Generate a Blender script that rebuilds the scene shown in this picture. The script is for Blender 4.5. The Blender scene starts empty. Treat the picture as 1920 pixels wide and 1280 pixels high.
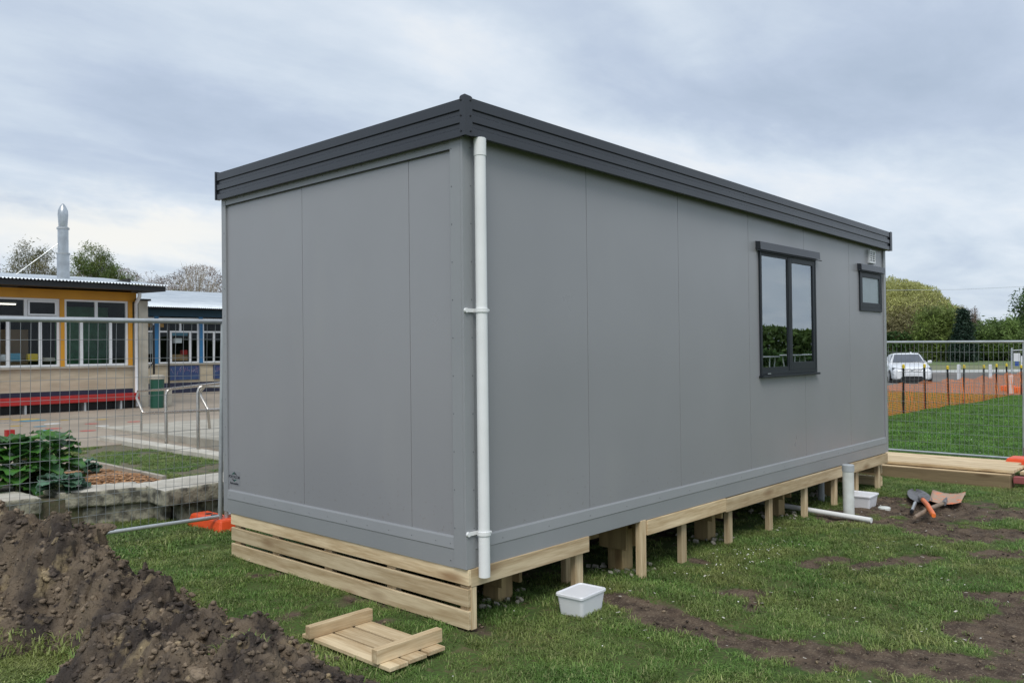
import bpy, bmesh, math, random
import numpy as np
from mathutils import Vector, Matrix
random.seed(7); rng = np.random.default_rng(11)
S = bpy.context.scene
COL = S.collection
R = math.radians

# ------------------------------------------------------------------ camera
CAM = Vector((-3.4195, -3.5377, 1.6468)); YAW, PITCH, ROLL, F = 0.7448, 0.0106, -0.0113, 1561.4939
fw = Vector((math.cos(YAW)*math.cos(PITCH), math.sin(YAW)*math.cos(PITCH), math.sin(PITCH)))
r0 = Vector((math.sin(YAW), -math.cos(YAW), 0)); u0 = r0.cross(fw)
rt = r0*math.cos(ROLL) + u0*math.sin(ROLL); up = -r0*math.sin(ROLL) + u0*math.cos(ROLL)
cam = bpy.data.cameras.new('camera'); camo = bpy.data.objects.new('camera', cam); COL.objects.link(camo)
camo.matrix_world = Matrix(((rt.x, up.x, -fw.x, CAM.x), (rt.y, up.y, -fw.y, CAM.y), (rt.z, up.z, -fw.z, CAM.z), (0, 0, 0, 1)))
cam.sensor_width = 36; cam.lens = 36*F/1920; cam.clip_end = 2000; cam.clip_start = .05
S.camera = camo
def pxdir(x, y): return fw + rt*((x-960)/F) - up*((y-640)/F)
def onz(x, y, z=0.0):
    d = pxdir(x, y); return CAM + d*((z-CAM.z)/d.z)
def atd(x, y, t): return CAM + pxdir(x, y)*t

# ------------------------------------------------------------------ numpy noise
def _h(ix, iy, s):
    n = (ix*374761393 + iy*668265263 + s*1442695041) & 0xffffffff
    n = ((n ^ (n >> 13))*1274126177) & 0xffffffff
    return ((n ^ (n >> 16)) & 0xffff)/65535.0
def vnoise(x, y, s=0):
    x = np.asarray(x, float); y = np.asarray(y, float)
    ix = np.floor(x).astype(np.int64); iy = np.floor(y).astype(np.int64)
    fx = x-ix; fy = y-iy; fx = fx*fx*(3-2*fx); fy = fy*fy*(3-2*fy)
    return ((_h(ix, iy, s)*(1-fx)+_h(ix+1, iy, s)*fx)*(1-fy) + (_h(ix, iy+1, s)*(1-fx)+_h(ix+1, iy+1, s)*fx)*fy)
def fbm(x, y, o=4, s=0):
    a = 0; w = 1; t = 0
    for k in range(o):
        a = a + w*vnoise(x*2**k+k*17.3, y*2**k+k*9.1, s+k); t += w; w *= .5
    return a/t
def sst(a, b, x):
    t = np.clip((np.asarray(x, float)-a)/(b-a), 0, 1); return t*t*(3-2*t)
def worley(x, y, s=0):
    ix = np.floor(x).astype(np.int64); iy = np.floor(y).astype(np.int64)
    d1 = np.full(x.shape, 9.); d2 = np.full(x.shape, 9.); cid = np.zeros(x.shape)
    for dx in (-1, 0, 1):
        for dy in (-1, 0, 1):
            px = ix+dx+_h(ix+dx, iy+dy, s); py = iy+dy+_h(ix+dx, iy+dy, s+5)
            d = np.hypot(px-x, py-y); c = _h(ix+dx, iy+dy, s+9)
            m = d < d1; d2 = np.where(m, d1, np.minimum(d2, d)); cid = np.where(m, c, cid); d1 = np.where(m, d, d1)
    return d1, d2, cid
def gz(x, y):
    return -.08*sst(1.2, 2.0, x) - .05*sst(7, 12, x)

# ------------------------------------------------------------------ materials
def nt(name):
    m = bpy.data.materials.new(name); m.use_nodes = True; t = m.node_tree
    return m, t, t.nodes, t.links, t.nodes['Principled BSDF']
def mat(name, c, rough=.6, metal=0, c2=None, vs=3.0, bump=0, bs=60, stretch=(1, 1, 1), det=5, lo=.35, hi=.65, spec=.5, rv=0, coat=0):
    m, t, N, L, b = nt(name)
    b.inputs['Roughness'].default_value = rough; b.inputs['Metallic'].default_value = metal
    b.inputs['Specular IOR Level'].default_value = spec; b.inputs['Coat Weight'].default_value = coat
    if c2 is None: c2 = tuple(v*.86 for v in c)
    tc = N.new('ShaderNodeTexCoord'); mp = N.new('ShaderNodeMapping'); mp.inputs['Scale'].default_value = stretch
    L.new(tc.outputs['Object'], mp.inputs['Vector'])
    n = N.new('ShaderNodeTexNoise'); n.inputs['Scale'].default_value = vs; n.inputs['Detail'].default_value = det
    L.new(mp.outputs[0], n.inputs['Vector'])
    mr = N.new('ShaderNodeMapRange'); mr.inputs['From Min'].default_value = lo; mr.inputs['From Max'].default_value = hi
    L.new(n.outputs['Fac'], mr.inputs['Value'])
    mx = N.new('ShaderNodeMix'); mx.data_type = 'RGBA'; mx.inputs['A'].default_value = (*c, 1); mx.inputs['B'].default_value = (*c2, 1)
    L.new(mr.outputs[0], mx.inputs['Factor']); L.new(mx.outputs['Result'], b.inputs['Base Color'])
    if rv:
        r2 = N.new('ShaderNodeMapRange'); r2.inputs['To Min'].default_value = rough-rv; r2.inputs['To Max'].default_value = rough+rv
        L.new(n.outputs['Fac'], r2.inputs['Value']); L.new(r2.outputs[0], b.inputs['Roughness'])
    if bump:
        n2 = N.new('ShaderNodeTexNoise'); n2.inputs['Scale'].default_value = bs; n2.inputs['Detail'].default_value = 4
        L.new(mp.outputs[0], n2.inputs['Vector'])
        bp = N.new('ShaderNodeBump'); bp.inputs['Strength'].default_value = bump; bp.inputs['Distance'].default_value = .01
        L.new(n2.outputs['Fac'], bp.inputs['Height']); L.new(bp.outputs[0], b.inputs['Normal'])
    return m
def wood(name, axis, c=(.75, .61, .40), c2=(.44, .31, .17)):
    m, t, N, L, b = nt(name); b.inputs['Roughness'].default_value = .72; b.inputs['Specular IOR Level'].default_value = .25
    tc = N.new('ShaderNodeTexCoord'); mp = N.new('ShaderNodeMapping')
    sc = [9, 9, 9]; sc[axis] = .7; mp.inputs['Scale'].default_value = sc
    L.new(tc.outputs['Object'], mp.inputs['Vector'])
    oi = N.new('ShaderNodeObjectInfo'); ad = N.new('ShaderNodeVectorMath'); ad.operation = 'ADD'
    cb = N.new('ShaderNodeCombineXYZ'); ml = N.new('ShaderNodeMath'); ml.operation = 'MULTIPLY'; ml.inputs[1].default_value = 31
    L.new(oi.outputs['Random'], ml.inputs[0])
    for k in range(3): L.new(ml.outputs[0], cb.inputs[k])
    L.new(mp.outputs[0], ad.inputs[0]); L.new(cb.outputs[0], ad.inputs[1])
    n = N.new('ShaderNodeTexNoise'); n.inputs['Scale'].default_value = .9; n.inputs['Detail'].default_value = 2
    L.new(ad.outputs[0], n.inputs['Vector'])
    w = N.new('ShaderNodeMath'); w.operation = 'MULTIPLY'; w.inputs[1].default_value = 16
    L.new(n.outputs['Fac'], w.inputs[0])
    fr = N.new('ShaderNodeMath'); fr.operation = 'SINE'; L.new(w.outputs[0], fr.inputs[0])
    n2 = N.new('ShaderNodeTexNoise'); n2.inputs['Scale'].default_value = 9; n2.inputs['Detail'].default_value = 6
    L.new(ad.outputs[0], n2.inputs['Vector'])
    s = N.new('ShaderNodeMath'); s.operation = 'MULTIPLY_ADD'; s.inputs[1].default_value = .22; L.new(fr.outputs[0], s.inputs[0]); L.new(n2.outputs['Fac'], s.inputs[2])
    mr = N.new('ShaderNodeMapRange'); mr.inputs['From Min'].default_value = .25; mr.inputs['From Max'].default_value = .95
    L.new(s.outputs[0], mr.inputs['Value'])
    mx = N.new('ShaderNodeMix'); mx.data_type = 'RGBA'; mx.inputs['A'].default_value = (*c, 1); mx.inputs['B'].default_value = (*c2, 1)
    L.new(mr.outputs[0], mx.inputs['Factor'])
    # knots
    mk = N.new('ShaderNodeMapping'); sk = [7, 7, 7]; sk[axis] = 2.2; mk.inputs['Scale'].default_value = sk
    L.new(tc.outputs['Object'], mk.inputs['Vector']); a2 = N.new('ShaderNodeVectorMath'); a2.operation = 'ADD'
    L.new(mk.outputs[0], a2.inputs[0]); L.new(cb.outputs[0], a2.inputs[1])
    v = N.new('ShaderNodeTexVoronoi'); v.inputs['Scale'].default_value = .8; L.new(a2.outputs[0], v.inputs['Vector'])
    mk2 = N.new('ShaderNodeMapRange'); mk2.inputs['From Min'].default_value = .25; mk2.inputs['From Max'].default_value = .08
    L.new(v.outputs['Distance'], mk2.inputs['Value'])
    mx2 = N.new('ShaderNodeMix'); mx2.data_type = 'RGBA'; mx2.inputs['B'].default_value = (c2[0]*.55, c2[1]*.42, c2[2]*.35, 1)
    km = N.new('ShaderNodeMath'); km.operation = 'MULTIPLY'; km.inputs[1].default_value = .7; L.new(mk2.outputs[0], km.inputs[0])
    L.new(km.outputs[0], mx2.inputs['Factor']); L.new(mx.outputs['Result'], mx2.inputs['A'])
    # board-to-board tone
    hv = N.new('ShaderNodeHueSaturation'); vv = N.new('ShaderNodeMapRange'); vv.inputs['To Min'].default_value = .74; vv.inputs['To Max'].default_value = 1.12
    L.new(oi.outputs['Random'], vv.inputs['Value']); L.new(vv.outputs[0], hv.inputs['Value']); L.new(mx2.outputs['Result'], hv.inputs['Color'])
    L.new(hv.outputs[0], b.inputs['Base Color'])
    bp = N.new('ShaderNodeBump'); bp.inputs['Strength'].default_value = .25; bp.inputs['Distance'].default_value = .004
    L.new(n2.outputs['Fac'], bp.inputs['Height']); L.new(bp.outputs[0], b.inputs['Normal'])
    return m
def leafmat(name, c, c2, vs=.8, rough=.6, tl=.35):
    m, t, N, L, b = nt(name)
    geo = N.new('ShaderNodeNewGeometry'); n = N.new('ShaderNodeTexNoise'); n.inputs['Scale'].default_value = vs; n.inputs['Detail'].default_value = 4
    L.new(geo.outputs['Position'], n.inputs['Vector'])
    mr = N.new('ShaderNodeMapRange'); mr.inputs['From Min'].default_value = .38; mr.inputs['From Max'].default_value = .62; L.new(n.outputs['Fac'], mr.inputs['Value'])
    mx = N.new('ShaderNodeMix'); mx.data_type = 'RGBA'; mx.inputs['A'].default_value = (*c, 1); mx.inputs['B'].default_value = (*c2, 1)
    L.new(mr.outputs[0], mx.inputs['Factor'])
    rp = N.new('ShaderNodeMapRange'); rp.inputs['To Min'].default_value = .6; rp.inputs['To Max'].default_value = 1.4; L.new(geo.outputs['Random Per Island'], rp.inputs['Value'])
    hv = N.new('ShaderNodeHueSaturation'); L.new(mx.outputs['Result'], hv.inputs['Color']); L.new(rp.outputs[0], hv.inputs['Value'])
    L.new(hv.outputs[0], b.inputs['Base Color']); b.inputs['Roughness'].default_value = rough; b.inputs['Specular IOR Level'].default_value = .3
    tr = N.new('ShaderNodeBsdfTranslucent'); L.new(hv.outputs[0], tr.inputs['Color'])
    ms = N.new('ShaderNodeMixShader'); ms.inputs[0].default_value = tl
    L.new(b.outputs[0], ms.inputs[1]); L.new(tr.outputs[0], ms.inputs[2]); L.new(ms.outputs[0], N['Material Output'].inputs['Surface'])
    return m
def glassmat(name, refl=.3, tint=(.85, .9, .9), rough=0.0):
    m, t, N, L, b = nt(name); N.remove(b)
    tr = N.new('ShaderNodeBsdfTransparent'); tr.inputs[0].default_value = (*tint, 1)
    gl = N.new('ShaderNodeBsdfGlossy'); gl.inputs['Roughness'].default_value = rough; gl.inputs['Color'].default_value = (.93, .97, 1, 1)
    ms = N.new('ShaderNodeMixShader'); ms.inputs[0].default_value = refl
    L.new(tr.outputs[0], ms.inputs[1]); L.new(gl.outputs[0], ms.inputs[2]); L.new(ms.outputs[0], N['Material Output'].inputs['Surface'])
    return m
def emat(name, c, s):
    m, t, N, L, b = nt(name); b.inputs['Emission Color'].default_value = (*c, 1); b.inputs['Emission Strength'].default_value = s; return m

M = {}
def wallmat():
    m, t, N, L, b = nt('wall_paint'); geo = N.new('ShaderNodeNewGeometry'); b.inputs['Specular IOR Level'].default_value = .65
    def ns(sc, det, st=(1, 1, 1)):
        mp = N.new('ShaderNodeMapping'); mp.inputs['Scale'].default_value = st; L.new(geo.outputs['Position'], mp.inputs[0]); n = N.new('ShaderNodeTexNoise'); n.inputs['Scale'].default_value = sc; n.inputs['Detail'].default_value = det; L.new(mp.outputs[0], n.inputs['Vector']); return n.outputs['Fac']
    def mrr(v, a, b_, c=0, d=1):
        q = N.new('ShaderNodeMapRange'); q.inputs['From Min'].default_value = a; q.inputs['From Max'].default_value = b_; q.inputs['To Min'].default_value = c; q.inputs['To Max'].default_value = d; L.new(v, q.inputs['Value']); return q.outputs[0]
    def mx(a, b_, f):
        q = N.new('ShaderNodeMix'); q.data_type = 'RGBA'; L.new(f, q.inputs['Factor'])
        for k, v in (('A', a), ('B', b_)):
            if isinstance(v, tuple): q.inputs[k].default_value = (*v, 1)
            else: L.new(v, q.inputs[k])
        return q.outputs['Result']
    base = mx((.300, .304, .320), (.283, .287, .303), mrr(ns(.9, 3), .35, .65))
    # dusty smears that fade in broad streaks, and mud flecks low on the panels
    base = mx(base, (.33, .33, .33), mrr(ns(2.2, 6, (1, 1, .35)), .58, .80, 0, .35))
    sp = N.new('ShaderNodeSeparateXYZ'); L.new(geo.outputs['Position'], sp.inputs[0])
    low = mrr(sp.outputs['Z'], .95, .5); fl = mrr(ns(38, 3), .62, .70, 0, .55); mm = N.new('ShaderNodeMath'); mm.operation = 'MULTIPLY'; L.new(low, mm.inputs[0]); L.new(fl, mm.inputs[1])
    base = mx(base, (.20, .18, .15), mm.outputs[0]); L.new(base, b.inputs['Base Color'])
    L.new(mrr(ns(1.6, 5, (1, 1, .5)), .3, .7, .27, .38), b.inputs['Roughness'])
    bp = N.new('ShaderNodeBump'); bp.inputs['Strength'].default_value = .35; bp.inputs['Distance'].default_value = .012; L.new(ns(1.3, 1, (1, 1, .6)), bp.inputs['Height'])
    b2 = N.new('ShaderNodeBump'); b2.inputs['Strength'].default_value = .02; b2.inputs['Distance'].default_value = .002; L.new(ns(260, 2), b2.inputs['Height']); L.new(bp.outputs[0], b2.inputs['Normal']); L.new(b2.outputs[0], b.inputs['Normal']); return m
M['wall'] = wallmat()
M['trim'] = mat('trim_paint', (.300, .312, .325), .36, 0, (.285, .297, .31), 2, rv=.03)
M['fascia'] = mat('fascia_steel', (.021, .025, .032), .28, 0, (.019, .022, .029), 2, rv=.04, spec=.6)
M['winframe'] = mat('window_aluminium', (.016, .021, .027), .45, 0, spec=.35)
M['hole'] = mat('dark_gap', (.01, .01, .012), .8)
M['rivet'] = mat('rivet_metal', (.17, .175, .185), .45, .3)
M['pvc'] = mat('white_pvc', (.86, .87, .87), .35, 0, (.80, .81, .81), 5, rv=.05)
M['pvc_dirty'] = mat('dirty_white_pvc', (.76, .79, .77), .4, 0, (.60, .62, .58), 8, rv=.05)
M['pvcgrey'] = mat('grey_pvc', (.42, .45, .47), .4)
M['wx'] = wood('pine_along_x', 0); M['wy'] = wood('pine_along_y', 1); M['wz'] = wood('pine_upright', 2)
M['wold'] = wood('aged_beam', 1, (.30, .225, .13), (.20, .145, .085))
M['wpile'] = wood('pile_timber', 2, (.50, .37, .19), (.33, .235, .12))
M['wpink'] = wood('pink_primed_timber', 1, (.42, .13, .13), (.34, .10, .10))
M['tub'] = mat('white_tub_plastic', (.80, .81, .84), .3, 0, (.77, .78, .82), 6)
M['galv'] = mat('galvanised_steel', (.58, .61, .63), .36, .55, (.46, .49, .51), 9, rv=.08)
M['galvd'] = mat('galvanised_wire', (.33, .35, .36), .45, .6)
M['stainless'] = mat('brushed_stainless', (.62, .58, .53), .28, .9, (.5, .47, .43), 12, rv=.06)
M['flue'] = mat('flue_steel', (.55, .58, .60), .3, .9, (.42, .44, .46), 5, rv=.08)
M['orange'] = mat('orange_plastic', (.85, .10, .025), .42, 0, (.75, .085, .02), 6)
M['oplast'] = mat('orange_handle', (.90, .20, .03), .4, 0, (.75, .16, .04), 20)
M['conc'] = mat('concrete', (.46, .43, .365), .9, 0, (.33, .305, .25), 3, bump=.3, bs=60)
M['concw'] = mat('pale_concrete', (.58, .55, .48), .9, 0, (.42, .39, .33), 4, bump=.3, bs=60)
M['block'] = mat('weathered_block', (.37, .35, .27), .95, 0, (.11, .105, .085), 9, bump=1, bs=45, lo=.44, hi=.62, det=8)
M['school'] = mat('board_marked_concrete', (.52, .45, .33), .9, 0, (.40, .34, .245), 1.5, bump=.2, bs=30, stretch=(1, 1, 6))
M['yellow'] = mat('yellow_paint', (.62, .29, .015), .5, 0, (.55, .25, .012), 2)
M['blue'] = mat('blue_paint', (.02, .16, .36), .5)
M['teal'] = mat('teal_paint', (.006, .055, .10), .5)
M['navy'] = mat('navy_paint', (.018, .022, .055), .6, 0, (.012, .015, .035), 1.5)
M['mural'] = mat('mural_blue', (.020, .035, .13), .6, 0, (.03, .07, .17), 5)
M['white'] = mat('white_paint', (.72, .74, .76), .45, 0, (.66, .68, .70), 3)
M['black'] = mat('black_paint', (.015, .016, .018), .5)
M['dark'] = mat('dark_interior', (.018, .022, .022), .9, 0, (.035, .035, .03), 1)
M['roof'] = mat('zinc_roof', (.55, .60, .64), .35, .35, (.45, .50, .55), 1.2)
M['red'] = mat('red_paint', (.42, .02, .018), .5, 0, (.33, .018, .015), 3)
M['green'] = mat('green_plastic', (.012, .085, .055), .4)
M['card'] = mat('cardboard', (.38, .25, .13), .8)
M['yplast'] = mat('yellow_plastic', (.75, .55, .03), .4)
M['bplast'] = mat('blue_plastic', (.10, .35, .50), .4)
M['lamp'] = emat('lit_tube', (1, .93, .78), 2.2)
M['glass'] = glassmat('cabin_glass', .40, (.45, .5, .5))
M['glass2'] = glassmat('school_glass', .014, (.88, .9, .9))
M['frost'] = mat('frosted_glass', (.22, .28, .30), .22, 0, spec=.8)
M['chips'] = mat('bark_chips', (.46, .24, .10), .9, 0, (.28, .13, .055), 30, bump=.6, bs=60)
M['soilbed'] = mat('bed_soil', (.16, .13, .09), .95, 0, (.09, .10, .045), 12, bump=.6, bs=40)
M['carwhite'] = mat('white_car_paint', (.78, .80, .83), .2, 0, (.76, .78, .81), 2, coat=.6)
M['carglass'] = mat('windscreen', (.07, .08, .10), .06, 0, (.10, .11, .13), 1.5, spec=1)
M['tyre'] = mat('rubber', (.02, .02, .02), .8)
M['steelblade'] = mat('worn_steel_blade', (.20, .20, .21), .5, .5, (.13, .12, .12), 14, rv=.1)
M['bladeworn'] = mat('muddy_orange_blade', (.44, .30, .21), .7, 0, (.78, .20, .08), 9, lo=.57, hi=.62)
M['handle'] = mat('grey_wood_handle', (.30, .22, .16), .75, 0, (.20, .15, .11), 20, stretch=(1, 1, 1))
M['sticker'] = mat('clear_sticker', (.272, .280, .30), .4, 0, (.262, .27, .29))
M['ink'] = mat('black_ink', (.03, .03, .04), .6); M['inkg'] = mat('green_ink', (.008, .09, .07), .6)
M['bark'] = mat('bark', (.13, .105, .08), .95, 0, (.08, .065, .05), 4, bump=.5)
M['twig'] = mat('twigs', (.23, .17, .12), .95, 0, (.16, .12, .09), 2)
M['twigpale'] = mat('pale_twigs', (.36, .31, .23), .95, 0, (.26, .22, .16), 2)
M['l_mid'] = leafmat('mid_green_leaves', (.12, .18, .05), (.19, .23, .075), .9)
M['l_olive'] = leafmat('olive_leaves', (.22, .20, .10), (.14, .15, .075), .9)
M['l_brown'] = leafmat('reddish_buds', (.26, .18, .14), (.17, .135, .11), .9)
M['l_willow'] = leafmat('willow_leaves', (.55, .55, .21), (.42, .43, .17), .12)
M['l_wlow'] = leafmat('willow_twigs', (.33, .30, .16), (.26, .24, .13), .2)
M['l_fresh'] = leafmat('fresh_leaves', (.21, .28, .07), (.15, .19, .06), .5)
M['l_dark'] = leafmat('conifer_needles', (.018, .04, .026), (.028, .055, .03), .5, tl=.1)
M['l_green'] = leafmat('hedge_leaves', (.20, .29, .08), (.11, .17, .055), .35)
M['l_edge'] = leafmat('deep_green_leaves', (.08, .15, .04), (.05, .095, .03), .8)
M['kale'] = leafmat('kale_leaves', (.09, .24, .035), (.06, .15, .06), 6, .35, .3)
M['kaleblue'] = leafmat('bluish_kale_leaves', (.10, .19, .13), (.075, .15, .09), 9, .5, .2)
M['stem'] = mat('pale_stem', (.32, .36, .18), .6)

# ------------------------------------------------------------------ mesh builders
def worldmat(o):
    m = o.matrix_basis.copy()
    while o.parent: o = o.parent; m = o.matrix_basis @ m
    return m
def finish(name, me, m, parent, smooth, bevel):
    for x in (m if isinstance(m, (list, tuple)) else [m]): me.materials.append(x)
    if smooth: me.polygons.foreach_set('use_smooth', [True]*len(me.polygons))
    o = bpy.data.objects.new(name, me); COL.objects.link(o)
    if parent:
        o.parent = parent; me.transform(worldmat(parent).inverted())
    if bevel:
        b = o.modifiers.new('bevel', 'BEVEL'); b.width = bevel; b.segments = 2; b.limit_method = 'ANGLE'
    return o
class MB:
    def __init__(s): s.v = []; s.f = []; s.mi = []; s.k = 0
    def add(s, vs, fs):
        n = len(s.v); s.v += [tuple(v) for v in vs]; s.f += [tuple(i+n for i in f) for f in fs]; s.mi += [s.k]*len(fs); return s
    def hexa(s, p): return s.add(p, [(0, 3, 2, 1), (4, 5, 6, 7), (0, 1, 5, 4), (1, 2, 6, 5), (2, 3, 7, 6), (3, 0, 4, 7)])
    def box(s, x0, x1, y0, y1, z0, z1):
        return s.hexa([(x0, y0, z0), (x1, y0, z0), (x1, y1, z0), (x0, y1, z0), (x0, y0, z1), (x1, y0, z1), (x1, y1, z1), (x0, y1, z1)])
    def obox(s, c, ax, ay, az):   # centre and three half-axis vectors
        c = Vector(c); ax = Vector(ax); ay = Vector(ay); az = Vector(az)
        return s.hexa([c-ax-ay-az, c+ax-ay-az, c+ax+ay-az, c-ax+ay-az, c-ax-ay+az, c+ax-ay+az, c+ax+ay+az, c-ax+ay+az])
    def tube(s, pts, r, n=8, cap=True):
        pts = [Vector(p) for p in pts]; rs = r if isinstance(r, (list, tuple)) else [r]*len(pts)
        d = (pts[1]-pts[0]).normalized(); a = d.orthogonal().normalized(); rings = []
        for i, p in enumerate(pts):
            if i == 0: t = pts[1]-pts[0]
            elif i == len(pts)-1: t = pts[-1]-pts[-2]
            else: t = (pts[i]-pts[i-1]).normalized()+(pts[i+1]-pts[i]).normalized()
            t.normalize(); a = (a-t*a.dot(t)).normalized(); b = t.cross(a)
            rings.append([p+(a*math.cos(2*math.pi*k/n)+b*math.sin(2*math.pi*k/n))*rs[i] for k in range(n)])
        vs = [v for q in rings for v in q]; fs = []
        for i in range(len(pts)-1):
            for k in range(n): fs.append((i*n+k, i*n+(k+1) % n, (i+1)*n+(k+1) % n, (i+1)*n+k))
        if cap:
            m_ = len(vs); vs = vs+rings[0]+rings[-1]; fs.append(tuple(m_+k for k in range(n-1, -1, -1))); fs.append(tuple(m_+n+k for k in range(n)))
        return s.add(vs, fs)
    def prism(s, poly, d):
        n = len(poly); d = Vector(d); a = [Vector(p) for p in poly]
        return s.add(a+[p+d for p in a], [tuple(range(n-1, -1, -1)), tuple(range(n, 2*n))]+[(k, (k+1) % n, n+(k+1) % n, n+k) for k in range(n)])
    def build(s, name, m, parent=None, smooth=False, bevel=0):
        me = bpy.data.meshes.new(name); me.from_pydata(s.v, [], s.f)
        if isinstance(m, (list, tuple)): me.polygons.foreach_set('material_index', s.mi)
        me.update(); bm = bmesh.new(); bm.from_mesh(me); bmesh.ops.recalc_face_normals(bm, faces=bm.faces); bm.to_mesh(me); bm.free()
        return finish(name, me, m, parent, smooth, bevel)
def npmesh(name, v, f, m, parent=None, smooth=False, mi=None):
    v = np.asarray(v, np.float32); f = np.asarray(f, np.int32); k = f.shape[1]
    me = bpy.data.meshes.new(name); me.vertices.add(len(v)); me.vertices.foreach_set('co', v.ravel())
    me.loops.add(f.size); me.loops.foreach_set('vertex_index', f.ravel())
    me.polygons.add(len(f)); me.polygons.foreach_set('loop_start', np.arange(0, f.size, k, dtype=np.int32))
    if mi is not None: me.polygons.foreach_set('material_index', np.asarray(mi, np.int32))
    me.update(calc_edges=True); me.validate()
    return finish(name, me, m, parent, smooth, 0)
def tag(o, label=None, cat=None, group=None, kind=None):
    if label: o['label'] = label
    if cat: o['category'] = cat
    if group: o['group'] = group
    if kind: o['kind'] = kind
    return o
def thing(name, label, cat, loc=(0, 0, 0), rz=0, group=None):
    o = bpy.data.objects.new(name, None); COL.objects.link(o); o.location = loc; o.rotation_euler = (0, 0, rz)
    o.empty_display_size = .1
    return tag(o, label, cat, group)
def dup(root, loc=None, rz=None, label=None):
    def cp(o, p):
        c = o.copy(); COL.objects.link(c)
        if p: c.parent = p
        for ch in [x for x in kids.get(o.name, [])]: cp(ch, c)
        return c
    kids = {}
    for o in list(bpy.data.objects):
        if o.parent: kids.setdefault(o.parent.name, []).append(o)
    c = cp(root, None)
    if loc: c.location = loc
    if rz is not None: c.rotation_euler = (0, 0, rz)
    if label: c['label'] = label
    return c
def arc(c, a, b, r, t0, t1, n=6):
    c = Vector(c); a = Vector(a); b = Vector(b)
    return [c+a*r*math.cos(t0+(t1-t0)*k/n)+b*r*math.sin(t0+(t1-t0)*k/n) for k in range(n+1)]

# ================================================================== CABIN
W, ZB, L = 2.811, .372, 7.125
ZT, ZF = 3.122, 2.904          # fascia top / bottom at the near end
def rz(x, z): return z - .0985*(x/L)   # the roof edge falls towards the far end
cabin = thing('portable_cabin', 'grey panelled portable cabin with dark fascia and side windows, raised on timber', 'cabin', (0, 0, 0))
# side wall with openings (y=0 face), panel by panel
WIN1 = (3.80, 5.045, 1.40, 2.543); WIN2 = (6.30, 6.995, 2.066, 2.515)
J = [0.0]+[1.196+1.2*i for i in range(5)]+[L]
mb = MB(); T = .07
def wallrect(mb, a0, a1, z0, z1, side):
    if side == 'y': mb.box(a0, a1, 0, T, z0, z1)
    else: mb.box(0, T, a0, a1, z0, z1)
g = .0022
for i in range(6):
    a0, a1 = J[i]+g, J[i+1]-g; zt = 2.96
    cuts = [w for w in (WIN1, WIN2) if w[0] < a1 and w[1] > a0]
    if not cuts: wallrect(mb, a0, a1, ZB, zt, 'y')
    else:
        w = cuts[0]; b0, b1 = max(w[0], a0), min(w[1], a1)
        if b0 > a0: wallrect(mb, a0, b0, ZB, zt, 'y')
        if b1 < a1: wallrect(mb, b1, a1, ZB, zt, 'y')
        wallrect(mb, b0, b1, ZB, w[2], 'y'); wallrect(mb, b0, b1, w[3], zt, 'y')
mb.build('side_wall', M['wall'], cabin)
mb = MB(); J2 = [T, .486, 1.679, W]
for i in range(3): mb.box(0, T, J2[i]+g, J2[i+1]-g, ZB, 2.99)
mb.build('end_wall', M['wall'], cabin)
mb = MB(); mb.box(.012, L-.01, .02, .05, ZB+.01, 1.39); mb.box(.012, WIN1[0]-.01, .02, .05, 1.39, 2.93); mb.box(WIN1[1]+.01, WIN2[0]-.01, .02, .05, 1.39, 2.93)
mb.box(.02, .05, .08, W-.01, ZB+.01, 2.93)
mb.build('panel_joint_core', M['hole'], cabin)
mb = MB(); mb.box(L-T, L, T+.002, W, ZB, 2.9); mb.build('far_end_wall', M['wall'], cabin); mb = MB(); mb.box(T+.002, L-T-.002, W-T, W-.002, ZB, 2.9); mb.build('rear_wall', M['wall'], cabin)
mb = MB(); mb.box(.09, L-.09, .09, W-.09, ZB+.01, ZB+.09); mb.build('floor', M['hole'], cabin)
mb = MB(); mb.box(.09, L-.09, .09, W-.09, 2.86, 2.9); mb.build('ceiling', M['dark'], cabin)
mb = MB(); mb.hexa([(0, -.06, 2.955), (L, -.06, 2.955-.06), (L, W, 2.955-.06), (0, W, 2.955), (0, -.06, 3.05), (L, -.06, 2.97), (L, W, 2.97), (0, W, 3.05)]); mb.build('roof', M['roof'], cabin)
# base flashing: sloping lip then a vertical drop
def flash_profile(o=0):   # (out, z)
    return [(-.001, .546), (.006, .546), (.010, .536), (.0165, .474), (.013, .468), (.011, .360), (-.001, .360)]
mb = MB(); mb.prism([(.062, -a, z) for a, z in flash_profile()], (L-.062-.052, 0, 0)); mb.build('base_flashing', M['trim'], cabin)
mb = MB(); mb.prism([(-a, .088, z) for a, z in flash_profile()], (0, W-.088-.05, 0)); mb.build('base_flashing', M['trim'], cabin)
# corner trims
mb = MB(); mb.box(-.019, .062, -.019, -.0005, .364, 2.935); mb.box(-.019, -.0005, -.0005, .088, .364, 2.935)
mb.box(.062, .11, -.006, -.0005, .548, 2.935); mb.build('corner_trim', M['trim'], cabin, bevel=.003)
mb = MB(); mb.box(-.016, -.0005, W-.05, W+.014, .364, 2.935); mb.box(-.0005, .05, W+.001, W+.014, .364, 2.93); mb.build('corner_trim', M['trim'], cabin, bevel=.003)
mb = MB(); mb.box(L-.052, L+.014, -.016, -.0005, .364, 2.86); mb.box(L+.001, L+.014, -.0005, .05, .364, 2.86); mb.build('corner_trim', M['trim'], cabin, bevel=.003)
mb = MB(); mb.box(-.013, -.0005, .089, W-.051, 2.85, 2.925); mb.build('head_trim', M['trim'], cabin)
mb = MB(); mb.box(-.015, -.0132, .089, W-.051, 2.846, 2.852); mb.build('head_trim_lip', M['hole'], cabin)
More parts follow.
